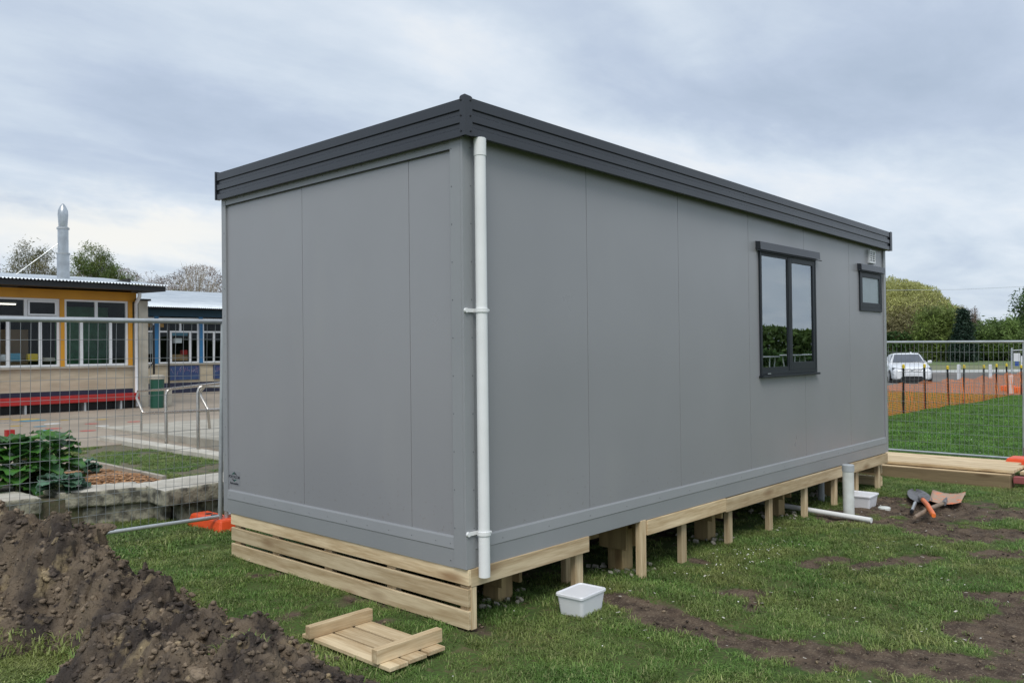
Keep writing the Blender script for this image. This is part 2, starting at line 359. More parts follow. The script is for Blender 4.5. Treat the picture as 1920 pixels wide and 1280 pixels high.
# rivets
mb = MB()
def rv_x(y, z, x=-.017): mb.tube([(x+.003, y, z), (x-.0025, y, z)], .0033, 6)
def rv_y(x, z, y=-.017): mb.tube([(x, y+.003, z), (x, y-.0025, z)], .0033, 6)
for k in range(11):
    z = .60+k*.225; rv_x(.074, z, -.019); rv_y(.048, z, -.019); rv_y(.098, z+.02, -.006); rv_x(W-.03, z, -.016)
for k in range(12): rv_x(.25+k*.225, .50, -.013)
for k in range(30): rv_x(.14+k*.09, 2.89, -.013)
for k in range(16): rv_y(.30+k*.44, .50, -.013)
for z in (.50, .40): rv_x(.12, z, -.013)
tag(mb.build('rivets', M['rivet'], cabin), kind='stuff')
# fascia: ribbed steel
def fprof(h):  # (depth in, z from top)
    f = [(0, 0), (0, .28), (.011, .31), (.011, .41), (0, .445), (0, .63), (.011, .66), (.011, .765), (0, .80), (0, 1.0)]
    return [(a, -h*b) for a, b in f]
H = ZT-ZF
mb = MB()
pr = fprof(H); n = len(pr)
for x, x2 in ((-.02, L+.02),):
    A = [(x, -.085+a, rz(x, ZT)+b) for a, b in pr]+[(x, -.060, rz(x, ZT)-H), (x, -.060, rz(x, ZT))]
    B = [(x2, -.085+a, rz(x2, ZT)+b) for a, b in pr]+[(x2, -.060, rz(x2, ZT)-H), (x2, -.060, rz(x2, ZT))]
    k = len(A); mb.add(A+B, [tuple(range(k)), tuple(range(2*k-1, k-1, -1))]+[(i, (i+1) % k, k+(i+1) % k, k+i) for i in range(k)])
mb.build('side_fascia', M['fascia'], cabin)
mb = MB()
A = [(-.055+a, -.056, ZT-.006+b) for a, b in pr]+[(-.033, -.056, ZT-.006-H), (-.033, -.056, ZT-.006)]
mb.prism(A, (0, W+.076, 0)); mb.build('end_fascia', M['fascia'], cabin)
# gap between fascia and wall (soffit)
mb = MB(); mb.box(-.03, L+.02, -.058, -.021, 2.925, 2.95)
mb.build('soffit', M['hole'], cabin)
# corner caps
mb = MB(); c = .006
mb.prism([(-.055-c, -.085-c, ZF-.006), (.000, -.085-c, ZF-.006), (.000, -.085-c, ZT+.002), (-.012, -.085-c, ZT+.008), (-.055-c, -.085-c, ZT+.012)], (0, .005, 0))
mb.prism([(-.055-c, -.080-c, ZF-.006), (-.055-c, -.046, ZF-.006), (-.055-c, -.046, ZT+.002), (-.055-c, -.056, ZT+.010), (-.055-c, -.080-c, ZT+.012)], (.005, 0, 0))
mb.build('fascia_corner_cap', M['fascia'], cabin)
for z in (ZF+.02, ZF+.11, ZF+.2):
    mb = MB(); mb.tube([(-.014, -.088, z), (-.014, -.096, z)], .005, 6); mb.build('cap_screw', M['black'], cabin); mb = MB(); mb.tube([(-.058, -.056, z), (-.066, -.056, z)], .005, 6); mb.build('cap_screw', M['black'], cabin)
mb = MB(); mb.box(-.062, -.02, W+.02, W+.034, ZF-.004, ZT+.008); mb.build('fascia_corner_cap', M['fascia'], cabin)
mb = MB(); mb.box(L+.021, L+.034, -.092, -.04, rz(L, ZF)-.004, rz(L, ZT)+.006); mb.box(L-.03, L+.021, -.092, -.0865, rz(L, ZF)-.004, rz(L, ZT)+.006)
mb.box(L+.021, L+.03, -.04, W, rz(L, ZF), rz(L, ZT)); mb.build('fascia_corner_cap', M['fascia'], cabin)
# windows
def ring(mb, x0, x1, z0, z1, y0, y1, w, wb=None):
    wb = wb or w
    mb.box(x0, x0+w, y0, y1, z0, z1); mb.box(x1-w, x1, y0, y1, z0, z1)
    mb.box(x0+w, x1-w, y0, y1, z1-w, z1); mb.box(x0+w, x1-w, y0, y1, z0, z0+wb)
x0, x1, z0, z1 = WIN1; xm = (x0+x1)/2-.005
mb = MB(); ring(mb, x0-.008, x1+.008, z0-.012, z1+.01, -.018, .045, .030); mb.box(xm-.014, xm+.014, -.014, .04, z0+.019, z1-.021)
win = mb.build('window', M['winframe'], cabin, bevel=.002)
mb = MB(); ring(mb, x0+.0225, xm-.0145, z0+.0185, z1-.0205, -.009, .03, .020, .042); mb.build('fixed_sash', M['winframe'], win)
mb = MB(); ring(mb, xm+.0145, x1-.0225, z0+.0185, z1-.0205, -.015, .03, .046, .082); mb.build('opening_sash', M['winframe'], win, bevel=.002)
mb = MB(); mb.box(x0+.040, xm-.032, -.002, .002, z0+.055, z1-.036); mb.build('pane', M['glass'], win)
mb = MB(); mb.box(xm+.058, x1-.066, -.004, .000, z0+.095, z1-.062); mb.build('pane', M['glass'], win)
mb = MB(); mb.box(x0-.025, x1+.02, -.045, -.0005, z0-.035, z0-.014); mb.build('sill', M['winframe'], win, bevel=.002)
mb = MB(); mb.prism([(x0-.06, -.001, z1+.085), (x0-.06, -.048, z1+.078), (x0-.06, -.052, z1+.006), (x0-.06, -.034, z1+.012), (x0-.06, -.001, z1+.012)], (x1-x0+.1, 0, 0))
mb.build('head_flashing', M['fascia'], win)
mb = MB(); mb.box(x0-.115, x1+.11, -.040, -.0335, z1-.006, z1+.003); mb.build('flashing_tab', M['winframe'], win)
mb = MB(); mb.box(x0+.09, x0+.15, -.036, -.031, z0-.002, z0+.006); mb.build('drain_cap', M['galv'], win)
x0, x1, z0, z1 = WIN2
mb = MB(); ring(mb, x0-.008, x1+.0, z0-.012, z1+.01, -.018, .045, .030, .04); win2 = mb.build('window', M['winframe'], cabin, bevel=.002)
win2['label'] = 'small high window near the far corner'
mb = MB(); ring(mb, x0+.0225, x1-.0305, z0+.0285, z1-.0205, -.015, .03, .048, .06); mb.build('opening_sash', M['winframe'], win2, bevel=.002)
mb = MB(); mb.box(x0+.066, x1-.074, -.004, .0, z0+.082, z1-.064); mb.build('pane', M['frost'], win2)
mb = MB(); mb.prism([(x0-.05, -.001, z1+.08), (x0-.05, -.048, z1+.073), (x0-.05, -.052, z1+.006), (x0-.05, -.034, z1+.012), (x0-.05, -.001, z1+.012)], (x1-x0+.075, 0, 0)); mb.build('head_flashing', M['fascia'], win2)
mb = MB(); mb.box(x0-.11, x1+.04, -.040, -.0335, z1-.006, z1+.003); mb.build('flashing_tab', M['winframe'], win2)
# vent
mb = MB(); ring(mb, 6.575, 6.765, 2.62, 2.775, -.03, -.0005, .016)
vent = mb.build('vent_grille', M['white'], cabin, bevel=.002)
mb = MB()
for k in range(5): mb.prism([(6.59, -.026, 2.637+k*.025), (6.59, -.005, 2.652+k*.025), (6.59, -.005, 2.656+k*.025), (6.59, -.026, 2.643+k*.025)], (.16, 0, 0))
mb.box(6.664, 6.676, -.028, -.004, 2.635, 2.76); mb.build('louvre', M['white'], vent)
# sticker
mb = MB(); mb.box(-.0012, -.0003, 2.585, 2.765, .585, .70); st = mb.build('maker_sticker', M['sticker'], cabin)
def text(s, size, m, parent, origin, ex, ez, name, spread=1.0):
    cu = bpy.data.curves.new('t', 'FONT'); cu.body = s; cu.size = size; cu.extrude = .0004; cu.offset = size*.02; cu.space_character = spread
    cu.align_x = 'CENTER'; cu.align_y = 'CENTER'
    o = bpy.data.objects.new('t', cu); COL.objects.link(o); dg = bpy.context.evaluated_depsgraph_get()
    me = bpy.data.meshes.new_from_object(o.evaluated_get(dg)); bpy.data.objects.remove(o)
    ex = Vector(ex); ez = Vector(ez); en = ex.cross(ez); O = Vector(origin)
    me.transform(Matrix(((ex.x, ez.x, en.x, O.x), (ex.y, ez.y, en.y, O.y), (ex.z, ez.z, en.z, O.z), (0, 0, 0, 1))))
    me.materials.clear(); return finish(name, me, m, parent, False, 0)
text('PORTACOM', .031, M['ink'], st, (-.0018, 2.675, .652), (0, -1, 0), (0, 0, 1), 'lettering')
text('Relocatables', .026, M['ink'], st, (-.0018, 2.675, .601), (0, -1, 0), (0, 0, 1), 'lettering')
mb = MB(); mb.prism([(-.0016, 2.675, .694), (-.0016, 2.72, .67), (-.0016, 2.675, .674)], (.0004, 0, 0)); mb.build('emblem_green', M['inkg'], st); mb = MB(); mb.prism([(-.0016, 2.677, .613), (-.0016, 2.632, .637), (-.0016, 2.677, .631)], (.0004, 0, 0)); mb.build('emblem_green', M['inkg'], st)
mb = MB(); mb.prism([(-.0016, 2.673, .694), (-.0016, 2.628, .67), (-.0016, 2.673, .674)], (.0004, 0, 0)); mb.build('emblem_black', M['ink'], st); mb = MB(); mb.prism([(-.0016, 2.679, .613), (-.0016, 2.72, .637), (-.0016, 2.679, .631)], (.0004, 0, 0)); mb.build('emblem_black', M['ink'], st)
# downpipe
PX, PY = .082, -.068
mb = MB(); mb.tube([(PX+.0, PY, .315), (PX, PY, 2.905)], .0345, 28); dp = mb.build('downpipe', M['pvc'], cabin, smooth=False)
for p in dp.data.polygons: p.use_smooth = len(p.vertices) == 4
mb = MB(); mb.tube([(PX, PY, 2.80), (PX, PY, 2.902)], .0375, 28); mb.build('pipe_socket', M['pvc'], dp)
for z in (1.885, .572):
    mb = MB(); mb.tube([(PX, PY, z-.011), (PX, PY, z+.011)], .0412, 24); mb.box(-.005, PX, -.030, -.022, z-.011, z+.011)
    mb.tube([(-.005, -.019, z), (-.005, -.034, z)], .014, 12); mb.tube([(PX+.041, PY-.01, z), (PX+.049, PY-.01, z)], .008, 8); mb.build('pipe_bracket', M['pvc'], dp)

# ---- timber skirt frame under the cabin (parts of one thing)
sk = thing('timber_skirt_frame', 'pale pine slats, rails and short posts framing the base beneath the cabin', 'timber frame', (0, 0, 0))
for z0, z1, dy in ((.268, .362, .0), (.141, .245, .006), (.010, .117, .004)):
    mb = MB(); mb.box(-.004, .018, -.021+dy, 2.73-dy, z0, z1); mb.build('slat', M['wy'], sk, bevel=.003)
def post(x, y0, zt, w=.085, dx=.0, nm='post', d=.045):
    mb = MB(); z = float(gz(x, 0))-.02; mb.box(x-w/2, x+w/2, y0, y0+d, z, zt); return mb.build(nm, M['wz'], sk, bevel=.003)
mb = MB(); mb.box(.019, .066, -.018, .075, .004, .256); mb.build('corner_post', M['wz'], sk, bevel=.003)
for y in (.72, 1.42, 2.1, 2.66):
    mb = MB(); mb.box(.019, .064, y-.045, y+.045, .0, .36); mb.build('batten', M['wz'], sk, bevel=.003)
mb = MB(); mb.box(.019, 1.157, -.022, .022, .257, .362); mb.build('rail', M['wx'], sk, bevel=.003)
mb = MB(); mb.box(1.875, 3.085, -.022, .022, .245, .356); mb.build('rail', M['wx'], sk, bevel=.003)
mb = MB(); mb.box(3.088, L-.03, -.022, .022, .235, .35); mb.build('rail', M['wx'], sk, bevel=.003)
post(1.10, .024, .30); post(1.17, .16, .34, .10)
post(1.83, -.015, .365, .07, d=.05)
for x in (2.47, 3.24, 4.03, 4.83, 5.60, 6.22, 6.93): post(x, .024, .30, .075)
mb = MB(); mb.box(L-.06, L-.02, .05, 2.7, .10, .20); mb.build('rail', M['wy'], sk); mb = MB(); mb.box(L-.06, L-.02, .05, 2.7, -.05, .06); mb.build('rail', M['wy'], sk)
mb = MB(); mb.box(.35, .39, .35, .47, .10, .36); mb.build('batten', M['wpile'], sk)
# foundation piles with bearers
def pile(x, y, lab):
    t = thing('foundation_pile', lab, 'pile', (x, y, float(gz(x, y))), 0, 'timber foundation piles under the cabin')
    mb = MB(); mb.box(x-.07, x+.07, y-.07, y+.07, -.2, .24); mb.build('pile_post', M['wpile'], t, bevel=.004)
    mb = MB(); mb.box(x-.10, x-.072, y-.13, y+.13, .10, .30); mb.build('packer', M['wpile'], t, bevel=.003); mb = MB(); mb.box(x+.072, x+.10, y-.13, y+.13, .10, .30); mb.build('packer', M['wpile'], t, bevel=.003)
    mb = MB()
    for k in range(32):
        a = random.random()*6.28; q = .1+random.random()*.17; r = random.uniform(.008, .022)
        cx, cy = x+q*math.cos(a), y+q*math.sin(a); ro = Matrix.Rotation(random.random()*3, 3, Vector((random.random(), random.random(), 1)))
        mb.obox((cx, cy, gz(cx, cy)+r*.5), ro @ Vector((r, 0, 0)), ro @ Vector((0, r*.7, 0)), ro @ Vector((0, 0, r*.6)))
    tag(mb.build('concrete_rubble', M['conc'], t), kind='stuff')
pile(1.97, .30, 'stout timber pile under the cabin, just inside the gap in the rail')
pile(.62, .34, 'timber pile under the cabin nearest the slatted corner')
pile(4.75, .32, 'timber pile under the cabin above the lying white pipe'); pile(3.35, .34, 'timber pile under the cabin between the near gap and the white pipe')
pile(6.2, .34, 'timber pile under the far end of the cabin behind the white riser')
for i, (y, lab) in enumerate(((.48, 'long timber bearer on the front row of piles under the cabin'), (2.2, 'long timber bearer along the rear of the cabin underside'))):
    mb = MB(); mb.box(.25, L-.15, y-.045, y+.045, .165, .355); tag(mb.build('bearer', M['wpile'], None, bevel=.004), lab, 'timber bearer')
for xx, lb in ((2.4, 'middle'), (5.3, 'far'), (.4, 'near')):
    mb = MB(); mb.box(xx, xx+.15, 2.1, 2.3, -.15, .165); tag(mb.build('foundation_pile', M['wpile']), 'squat timber pile in the dark under the rear of the cabin, '+lb+' one', 'pile', 'rear piles')
mb = MB(); mb.box(1.42, 1.48, .30, .335, .0, .30); mb.box(1.42, 1.56, .30, .33, .26, .30)
tag(mb.build('steel_bracket', M['black']), 'dark steel bracket hanging beside the pile in the rail gap', 'bracket')

# ---- small slatted panel on the grass
t = thing('slatted_gate_panel', 'small pale slatted timber panel lying on the grass with two battens on top', 'timber panel', (-.53, .22, 0))
for xa, xb, o in ((-.735, -.612, .0), (-.597, -.475, .01), (-.455, -.335, .02)):
    mb = MB(); mb.box(xa, xb, -.195+o, .595, .022, .044); mb.build('slat', M['wy'], t, bevel=.003)
mb = MB(); mb.box(-.765, -.325, .470, .515, .045, .115); mb.build('batten', M['wx'], t, bevel=.003)
b = MB(); b.box(-.752, -.30, -.115, -.068, .045, .118); bt = b.build('batten', M['wx'], t, bevel=.003)

# ---- tubs
def tub(label, loc, rot, sx, sy, h):
    t = thing('plastic_tub', label, 'tub', loc, rot, 'white plastic tubs on the ground'); C, Sn = math.cos(rot), math.sin(rot)
    def rr(a, b, z, r=.02, n=4):
        out = []
        for cx, cy, t0 in ((a-r, b-r, 0), (-a+r, b-r, 90), (-a+r, -b+r, 180), (a-r, -b+r, 270)):
            for k in range(n+1):
                q = R(t0+90*k/n); x, y = cx+r*math.cos(q), cy+r*math.sin(q); out.append((loc[0]+C*x-Sn*y, loc[1]+Sn*x+C*y, loc[2]+z))
        return out
    def loft(mb, rings, cap0=True, cap1=True):
        n = len(rings[0]); fs = []
        for i in range(len(rings)-1): fs += [(i*n+k, i*n+(k+1) % n, (i+1)*n+(k+1) % n, (i+1)*n+k) for k in range(n)]
        if cap0: fs.append(tuple(range(n)))
        if cap1: fs.append(tuple((len(rings)-1)*n+k for k in range(n)))
        mb.add([v for q in rings for v in q], fs)
    mb = MB(); loft(mb, [rr(sx*.84, sy*.84, 0), rr(sx*.97, sy*.97, h-.012)]); mb.build('tub_body', M['tub'], t, bevel=.003)
    mb = MB(); loft(mb, [rr(sx, sy, h-.016), rr(sx*1.03, sy*1.03, h-.014), rr(sx*1.03, sy*1.03, h-.002), rr(sx, sy, h+.004), rr(sx*.93, sy*.93, h+.004), rr(sx*.91, sy*.91, h)]); mb.build('lid', M['tub'], t)
tub('white lidded plastic tub on the grass beside the near downpipe', (.735, -.275, -.005), R(4), .138, .10, .135)
tub('small white lidded tub partly hidden behind the upright white pipe', (5.74, -.20, -.075), R(3), .15, .13, .135)

# ---- upright riser, lying pipe, grey pipe, disc, debris
t = thing('riser_pipe', 'short upright white plastic pipe with a cap standing by the cabin', 'pipe', (5.02, -.205, -.08))
mb = MB(); mb.tube([(5.125, -.29, -.1), (5.11, -.295, .42)], .055, 24); o = mb.build('pipe_tube', M['pvc_dirty'], t, smooth=True)
mb = MB(); mb.tube([(5.112, -.295, .385), (5.11, -.295, .445), (5.11, -.295, .452)], [.060, .060, .05], 24); mb.build('pipe_cap', M['pvcgrey'], t)
mb = MB(); a = onz(1634, 975, -.045); bb = onz(1400, 936, -.02); mb.tube([a, bb], .026, 16); tag(mb.build('loose_pipe', M['pvc'], smooth=True), 'thin white plastic pipe lying on the grass and running under the cabin', 'pipe')
mb = MB(); mb.tube([(5.75, .25, -.1), (5.75, .25, .33)], .035, 14); tag(mb.build('grey_pipe', M['pvcgrey'], smooth=True), 'grey plastic pipe upright under the cabin behind the small tub', 'pipe')
mb = MB(); c = onz(1658, 951, -.06); mb.tube([(c.x, c.y, -.085), (c.x, c.y, -.058), (c.x, c.y, -.052)], [.062, .062, .05], 20); tag(mb.build('inspection_cap', M['pvc_dirty']), 'round white pipe cap set in the bare soil', 'cap')

# ---- shovels
def shovel(label, tip, neck, end, halfw, hm, bm, square, hr=.017, lift=.035):
    tip, neck, end = Vector(tip), Vector(neck), Vector(end); ax = (tip-neck); Ln = ax.length; ax.normalize(); sd = ax.cross(Vector((0, 0, 1))).normalized()
    t = thing('shovel', label, 'shovel', tuple(neck), 0, 'shovels lying on the soil')
    rows = 9; cols = 9; vs = []
    for i in range(rows):
        s = i/(rows-1)
        if square: wv = halfw*(.86+.16*s) if s < .9 else halfw*(1.02-.05*(s-.9)/.1)
        else: wv = halfw*math.sqrt(max(0.0, 1-max(0, (s-.35)/.66)**2))*(.88+.12*min(1, s/.3))
        for j in range(cols):
            u = -1+2*j/(cols-1); z = .03*u*u + .018*(1-s) + (.012 if s < .12 else 0)
            vs.append(neck+ax*Ln*s+sd*wv*u+Vector((0, 0, z-.02)))
    k = len(vs); vs += [v-Vector((0, 0, .004)) for v in vs]
    fs = []
    for i in range(rows-1):
        for j in range(cols-1):
            q = (i*cols+j, i*cols+j+1, (i+1)*cols+j+1, (i+1)*cols+j); fs.append(q); fs.append(tuple(k+x for x in q[::-1]))
    b = [j for j in range(cols)]+[i*cols+cols-1 for i in range(1, rows)]+[(rows-1)*cols+j for j in range(cols-2, -1, -1)]+[i*cols for i in range(rows-2, 0, -1)]
    for q in range(len(b)): a1, a2 = b[q], b[(q+1) % len(b)]; fs.append((a1, a2, k+a2, k+a1))
    mb = MB(); mb.add(vs, fs); bl = mb.build('blade', bm, t, smooth=True)
    mb = MB(); mb.tube([neck+ax*Ln*.42+Vector((0, 0, .012)), neck+ax*Ln*.15+Vector((0, 0, .02)), neck-ax*.10+Vector((0, 0, lift))], [.008, .022, hr*1.15], 12); mb.build('socket', M['steelblade'], bl)
    mb = MB(); d = end-neck; mb.tube([neck-ax*.02+Vector((0, 0, lift*.8)), neck+d*.5+Vector((0, 0, lift+.01)), neck+d*.93+Vector((0, 0, lift)), end+Vector((0, 0, lift))], [hr, hr, hr*1.1, hr*.8], 12); mb.build('shovel_handle', hm, t, smooth=True)
    return t
zt_ = -.045
shovel('shovel with narrow grey steel blade and short bright orange handle', onz(1715, 917, zt_), onz(1729, 943, zt_), onz(1751, 978, zt_), .115, M['oplast'], M['steelblade'], False, .024, .06)
shovel('shovel with wide worn orange blade and bare wooden handle, under the orange one', onz(1780, 921, zt_), onz(1771, 946, zt_), onz(1715, 975, zt_), .17, M['handle'], M['bladeworn'], True, .021, .03)
mb = MB(); a = onz(1716, 942, -.03); b = onz(1710, 957, -.05); mb.tube([a, b], .017, 10)
t = tag(mb.build('grey_tube', M['galv']), 'short grey tube with a black end sticking out under the orange-handled shovel', 'tube')
mb = MB(); mb.tube([b, b+(b-a)*.12], .019, 10); mb.build('end_plug', M['black'], t)

# ---- plank stack at the right
def plank(label, x0, x1, y0, y1, z0, z1, m, nm='plank', grp='timber planks stacked before the right fence'):
    mb = MB(); mb.box(x0, x1, y0, y1, z0, z1); return tag(mb.build(nm, m, None, bevel=.005), label, 'plank', grp)
plank('dark aged beam with a pale top edge forming the bottom of the timber stack', 8.02, 8.30, -1.12, 2.6, -.14, .062, M['wold'], 'timber_beam')
plank('thin pale board lying flat on the dark beam', 8.03, 8.32, -1.118, 2.6, .064, .072, M['wy'])
plank('widest pale board on top of the timber stack', 8.13, 8.72, -1.14, 2.6, .084, .122, M['wy'])
plank('pale board behind the widest one on the timber stack', 8.725, 9.15, -1.05, 2.6, .088, .118, M['wy'])
plank('short pale offcut board at the right end of the stack', 8.35, 9.0, -1.75, -1.16, .045, .085, M['wy'])
plank('short pink primed timber offcut at the end of the dark beam', 8.10, 8.22, -1.32, -1.14, -.03, .05, M['wpink'], 'timber_offcut')
for y in (-.5, .9, 2.2):
    pass
mb = MB(); mb.box(8.34, 9.1, -.95, -.85, -.15, .082); tag(mb.build('timber_spacer', M['wold']), 'dark spacer under the right end of the pale boards', 'spacer'); mb = MB(); mb.box(8.34, 9.1, 1.6, 1.7, -.15, .082); tag(mb.build('timber_spacer', M['wold']), 'dark spacer under the pale boards behind the cabin end', 'spacer')

# ---- temporary fences
def fence_panel(label, P, Q, botP, botQ, hooks, nv, postP=True, postQ=True, rr=.021, foot=.14, wr=.0021, leanQ=None):
    """P,Q: top corners; botP,botQ: bottom rail ends"""
    P, Q, botP, botQ = map(Vector, (P, Q, botP, botQ))
    t = thing('temporary_fence_panel', label, 'fence', ((botP+botQ)/2).to_tuple()[:2]+(0,), 0, 'temporary wire fence panels')
    mb = MB(); mb.tube([P, Q], rr, 12); mb.build('top_rail', M['galv'], t, smooth=True)
    mb = MB(); mb.tube([botP, botQ], rr*.85, 12); mb.build('bottom_rail', M['galv'], t, smooth=True)
    for on, a, b in ((postP, P, botP), (postQ, Q, botQ)):
        if on:
            d = (b-a).normalized(); mb = MB(); mb.tube([a+Vector((0, 0, .01)), b+d*foot], rr*.95, 12); mb.build('post', M['galv'], t, smooth=True)
    mb = MB(); nh = 11
    for i in range(1, nh):
        s = i/nh; mb.tube([P.lerp(botP, s), Q.lerp(botQ, s)], wr, 5, False)
    for j in range(1, nv):
        s = j/nv; jit = random.uniform(-.0015, .0015); mb.tube([P.lerp(Q, s+jit), botP.lerp(botQ, s-jit)], wr, 5, False)
    mb.build('wire_mesh', M['galvd'], t)
    return t
# left panel, world coordinates from the camera fit
a, b_, c_, d_ = atd(0, 598, 6.51), atd(418, 603, 7.69), atd(0, 1027.4, 6.51), atd(418, 967, 7.69)
def ext(p, q, s): return p+(q-p)*s
fence_panel('silver wire mesh fence panel on the left in front of the concrete blocks', ext(a, b_, -.36), ext(a, b_, 1.0), ext(c_, d_, -.36), ext(c_, d_, .985), None, 34, foot=.15)
fence_panel('silver wire mesh fence panel continuing behind the cabin from the left panel', (.47, 3.68, 1.94), (2.85, 3.75, 1.93), (.47, 3.68, .15), (2.85, 3.75, .15), None, 32)
a, b_, c_, d_ = atd(1664, 641.5, 13.4), atd(1920, 640.5, 12.05), atd(1664, 842, 13.4), atd(1920, 860.5, 12.05)
fence_panel('pale wire mesh fence panel behind the timber stack on the right', ext(a, b_, -.3), b_, ext(c_, d_, -.3), d_, None, 38, wr=.0024)
def foot(label, x0, x1, y0, y1, z):
    t = thing('fence_foot', label, 'fence foot', ((x0+x1)/2, (y0+y1)/2, z), 0, 'orange fence feet')
    mb = MB(); n = 6; cx, cy = (x0+x1)/2, (y0+y1)/2
    mb.hexa([(x0, y0, z), (x1, y0, z), (x1, y1, z), (x0, y1, z), (x0+.03, y0+.04, z+.13), (x1-.03, y0+.04, z+.13), (x1-.03, y1-.04, z+.13), (x0+.03, y1-.04, z+.13)])
    mb.build('block_body', M['orange'], t, bevel=.02)
    for k in (-1, 0, 1): mb = MB(); mb.tube([(cx, cy+k*(y1-y0)*.16, z+.131), (cx, cy+k*(y1-y0)*.16, z+.136)], .03, 14); mb.build('socket_hole', M['black'], t)
    return t
foot('orange plastic fence foot under the left fence post beside the slats', .33, .57, 3.55, 4.2, -.005)
pR = onz(1918, 866, .02)
foot('bright orange plastic fence foot on the boards at the right edge', 8.98, 9.38, -2.05, -.84, .035)
mb = MB(); mb.box(10.40, 10.44, -.86, -.80, .02, .16); tag(mb.build('pink_clamp', M['wpink']), 'pink block clamped low on the right fence post', 'clamp')
# ---- turf lump at the right edge
def lump(seed, c, r, n=5, sc=(1, 1, 1), amp=.3, cuts=9):
    bm = bmesh.new(); bmesh.ops.create_icosphere(bm, subdivisions=n, radius=1)
    co = np.array([v.co[:] for v in bm.verts]); fs = np.array([[v.index for v in f.verts] for f in bm.faces]); bm.free()
    d = fbm(co[:, 0]*2+seed, co[:, 1]*2+co[:, 2]*3.1, 5, seed) - .5 + .5*(fbm(co[:, 2]*3+seed*2, co[:, 0]*3-co[:, 1]*2, 4, seed+3)-.5)
    rg = np.random.default_rng(seed+500); cn = rg.normal(size=(cuts, 3)); cn /= np.linalg.norm(cn, axis=1)[:, None]
    for pn, th in zip(cn, rg.uniform(.5, .8, cuts)): e = co @ pn-th; co = co-np.outer(np.where(e > 0, e*.92, 0), pn)
    co = co*(1+amp*2*d)[:, None]*np.array(sc)*r+np.array(c); return co, fs

# ================================================================== GROUND
segs = [((1.12, -.25), (.99, -.74), .10), ((.99, -.74), (.93, -1.2), .15), ((.93, -1.2), (.94, -1.78), .17), ((.94, -1.78), (1.3, -2.2), .19), ((1.3, -2.2), (2.1, -2.9), .22),
        ((1.9, -.66), (2.02, -.85), .11), ((1.95, -.85), (1.62, -.98), .10), ((3.1, -.75), (3.35, -.85), .11), ((3.2, -1.1), (3.9, -1.4), .10), ((2.05, -2.2), (2.9, -2.35), .16), ((2.2, -2.0), (2.1, -2.5), .12),
        ((5.1, -.22), (6.3, -.3), .24), ((5.7, -.45), (6.2, -1.0), .42), ((5.1, -.8), (5.0, -1.4), .30), ((6.1, -1.1), (6.4, -2.2), .22), ((5.2, -1.4), (5.5, -2.4), .17), ((4.2, -1.7), (4.8, -2.3), .14), ((3.0, -2.0), (3.7, -2.6), .12),
        ((1.2, 1.4), (6.6, 1.6), .55), ((-1.05, -.55), (-.3, -1.2), .06), ((.1, 1.9), (-.2, 2.1), .05)]
def dirtmask(x, y):
    x = np.asarray(x, float); y = np.asarray(y, float); m = np.full(x.shape, -9.)
    for (ax, ay), (bx, by), r in segs:
        dx, dy = bx-ax, by-ay; t = np.clip(((x-ax)*dx+(y-ay)*dy)/(dx*dx+dy*dy+1e-9), 0, 1)
        m = np.maximum(m, 1-np.hypot(x-ax-t*dx, y-ay-t*dy)/(r*1.35))
    m = m + (fbm(x*3.1, y*3.1, 4, 3)-.5)*1.3 + (fbm(x*14, y*14, 4, 8)-.5)*1.0
    m2 = (fbm(x*1.9+4, y*1.9, 4, 21)-.70)*4 - .25        # odd worn spots
    near = (x > -1.5) & (x < 12)
    return np.clip(np.maximum(m, np.where(near, m2, -1))*1.6+.25, 0, 1)
xs = np.unique(np.concatenate([np.linspace(-600, -30, 20), np.linspace(-30, -6, 20), np.arange(-6, 9.5, .045), np.linspace(9.5, 40, 90), np.linspace(40, 900, 40)]))
ys = np.unique(np.concatenate([np.linspace(-600, -30, 20), np.linspace(-30, -6, 20), np.arange(-6, 5.5, .045), np.linspace(5.5, 30, 40), np.linspace(30, 900, 40)]))
X, Y = np.meshgrid(xs, ys); D = dirtmask(X, Y)
Z = gz(X, Y) + np.where((abs(X) < 12) & (abs(Y) < 12), (fbm(X*2.2, Y*2.2, 3, 4)-.5)*.03 + (D*.9)*(fbm(X*11, Y*11, 4, 6)-.62)*.07, 0)
nx, ny = len(xs), len(ys); idx = np.arange(nx*ny).reshape(ny, nx)
fq = np.stack([idx[:-1, :-1], idx[:-1, 1:], idx[1:, 1:], idx[1:, :-1]], -1).reshape(-1, 4)
gm, t_, N, Lk, b = nt('lawn_and_soil')
at = N.new('ShaderNodeAttribute'); at.attribute_name = 'soil'
geo = N.new('ShaderNodeNewGeometry')
def nz(sc, det=6): n = N.new('ShaderNodeTexNoise'); n.inputs['Scale'].default_value = sc; n.inputs['Detail'].default_value = det; Lk.new(geo.outputs['Position'], n.inputs['Vector']); return n
def mixc(a, b2, f):
    m = N.new('ShaderNodeMix'); m.data_type = 'RGBA'
    for s_, v in (('A', a), ('B', b2)):
        if isinstance(v, tuple): m.inputs[s_].default_value = (*v, 1)
        else: Lk.new(v, m.inputs[s_])
    Lk.new(f, m.inputs['Factor']); return m.outputs['Result']
def mr_(n, lo, hi): m = N.new('ShaderNodeMapRange'); m.inputs['From Min'].default_value = lo; m.inputs['From Max'].default_value = hi; Lk.new(n, m.inputs['Value']); return m.outputs[0]
g1 = mixc((.050, .080, .024), (.11, .105, .045), mr_(nz(1.1).outputs['Fac'], .4, .65))
g2 = mixc(mixc(g1, (.075, .13, .032), mr_(nz(60, 8).outputs['Fac'], .42, .58)), (.13, .11, .06), mr_(nz(14, 7).outputs['Fac'], .56, .70))
s1 = mixc((.135, .10, .072), (.065, .047, .036), mr_(nz(9).outputs['Fac'], .38, .62))
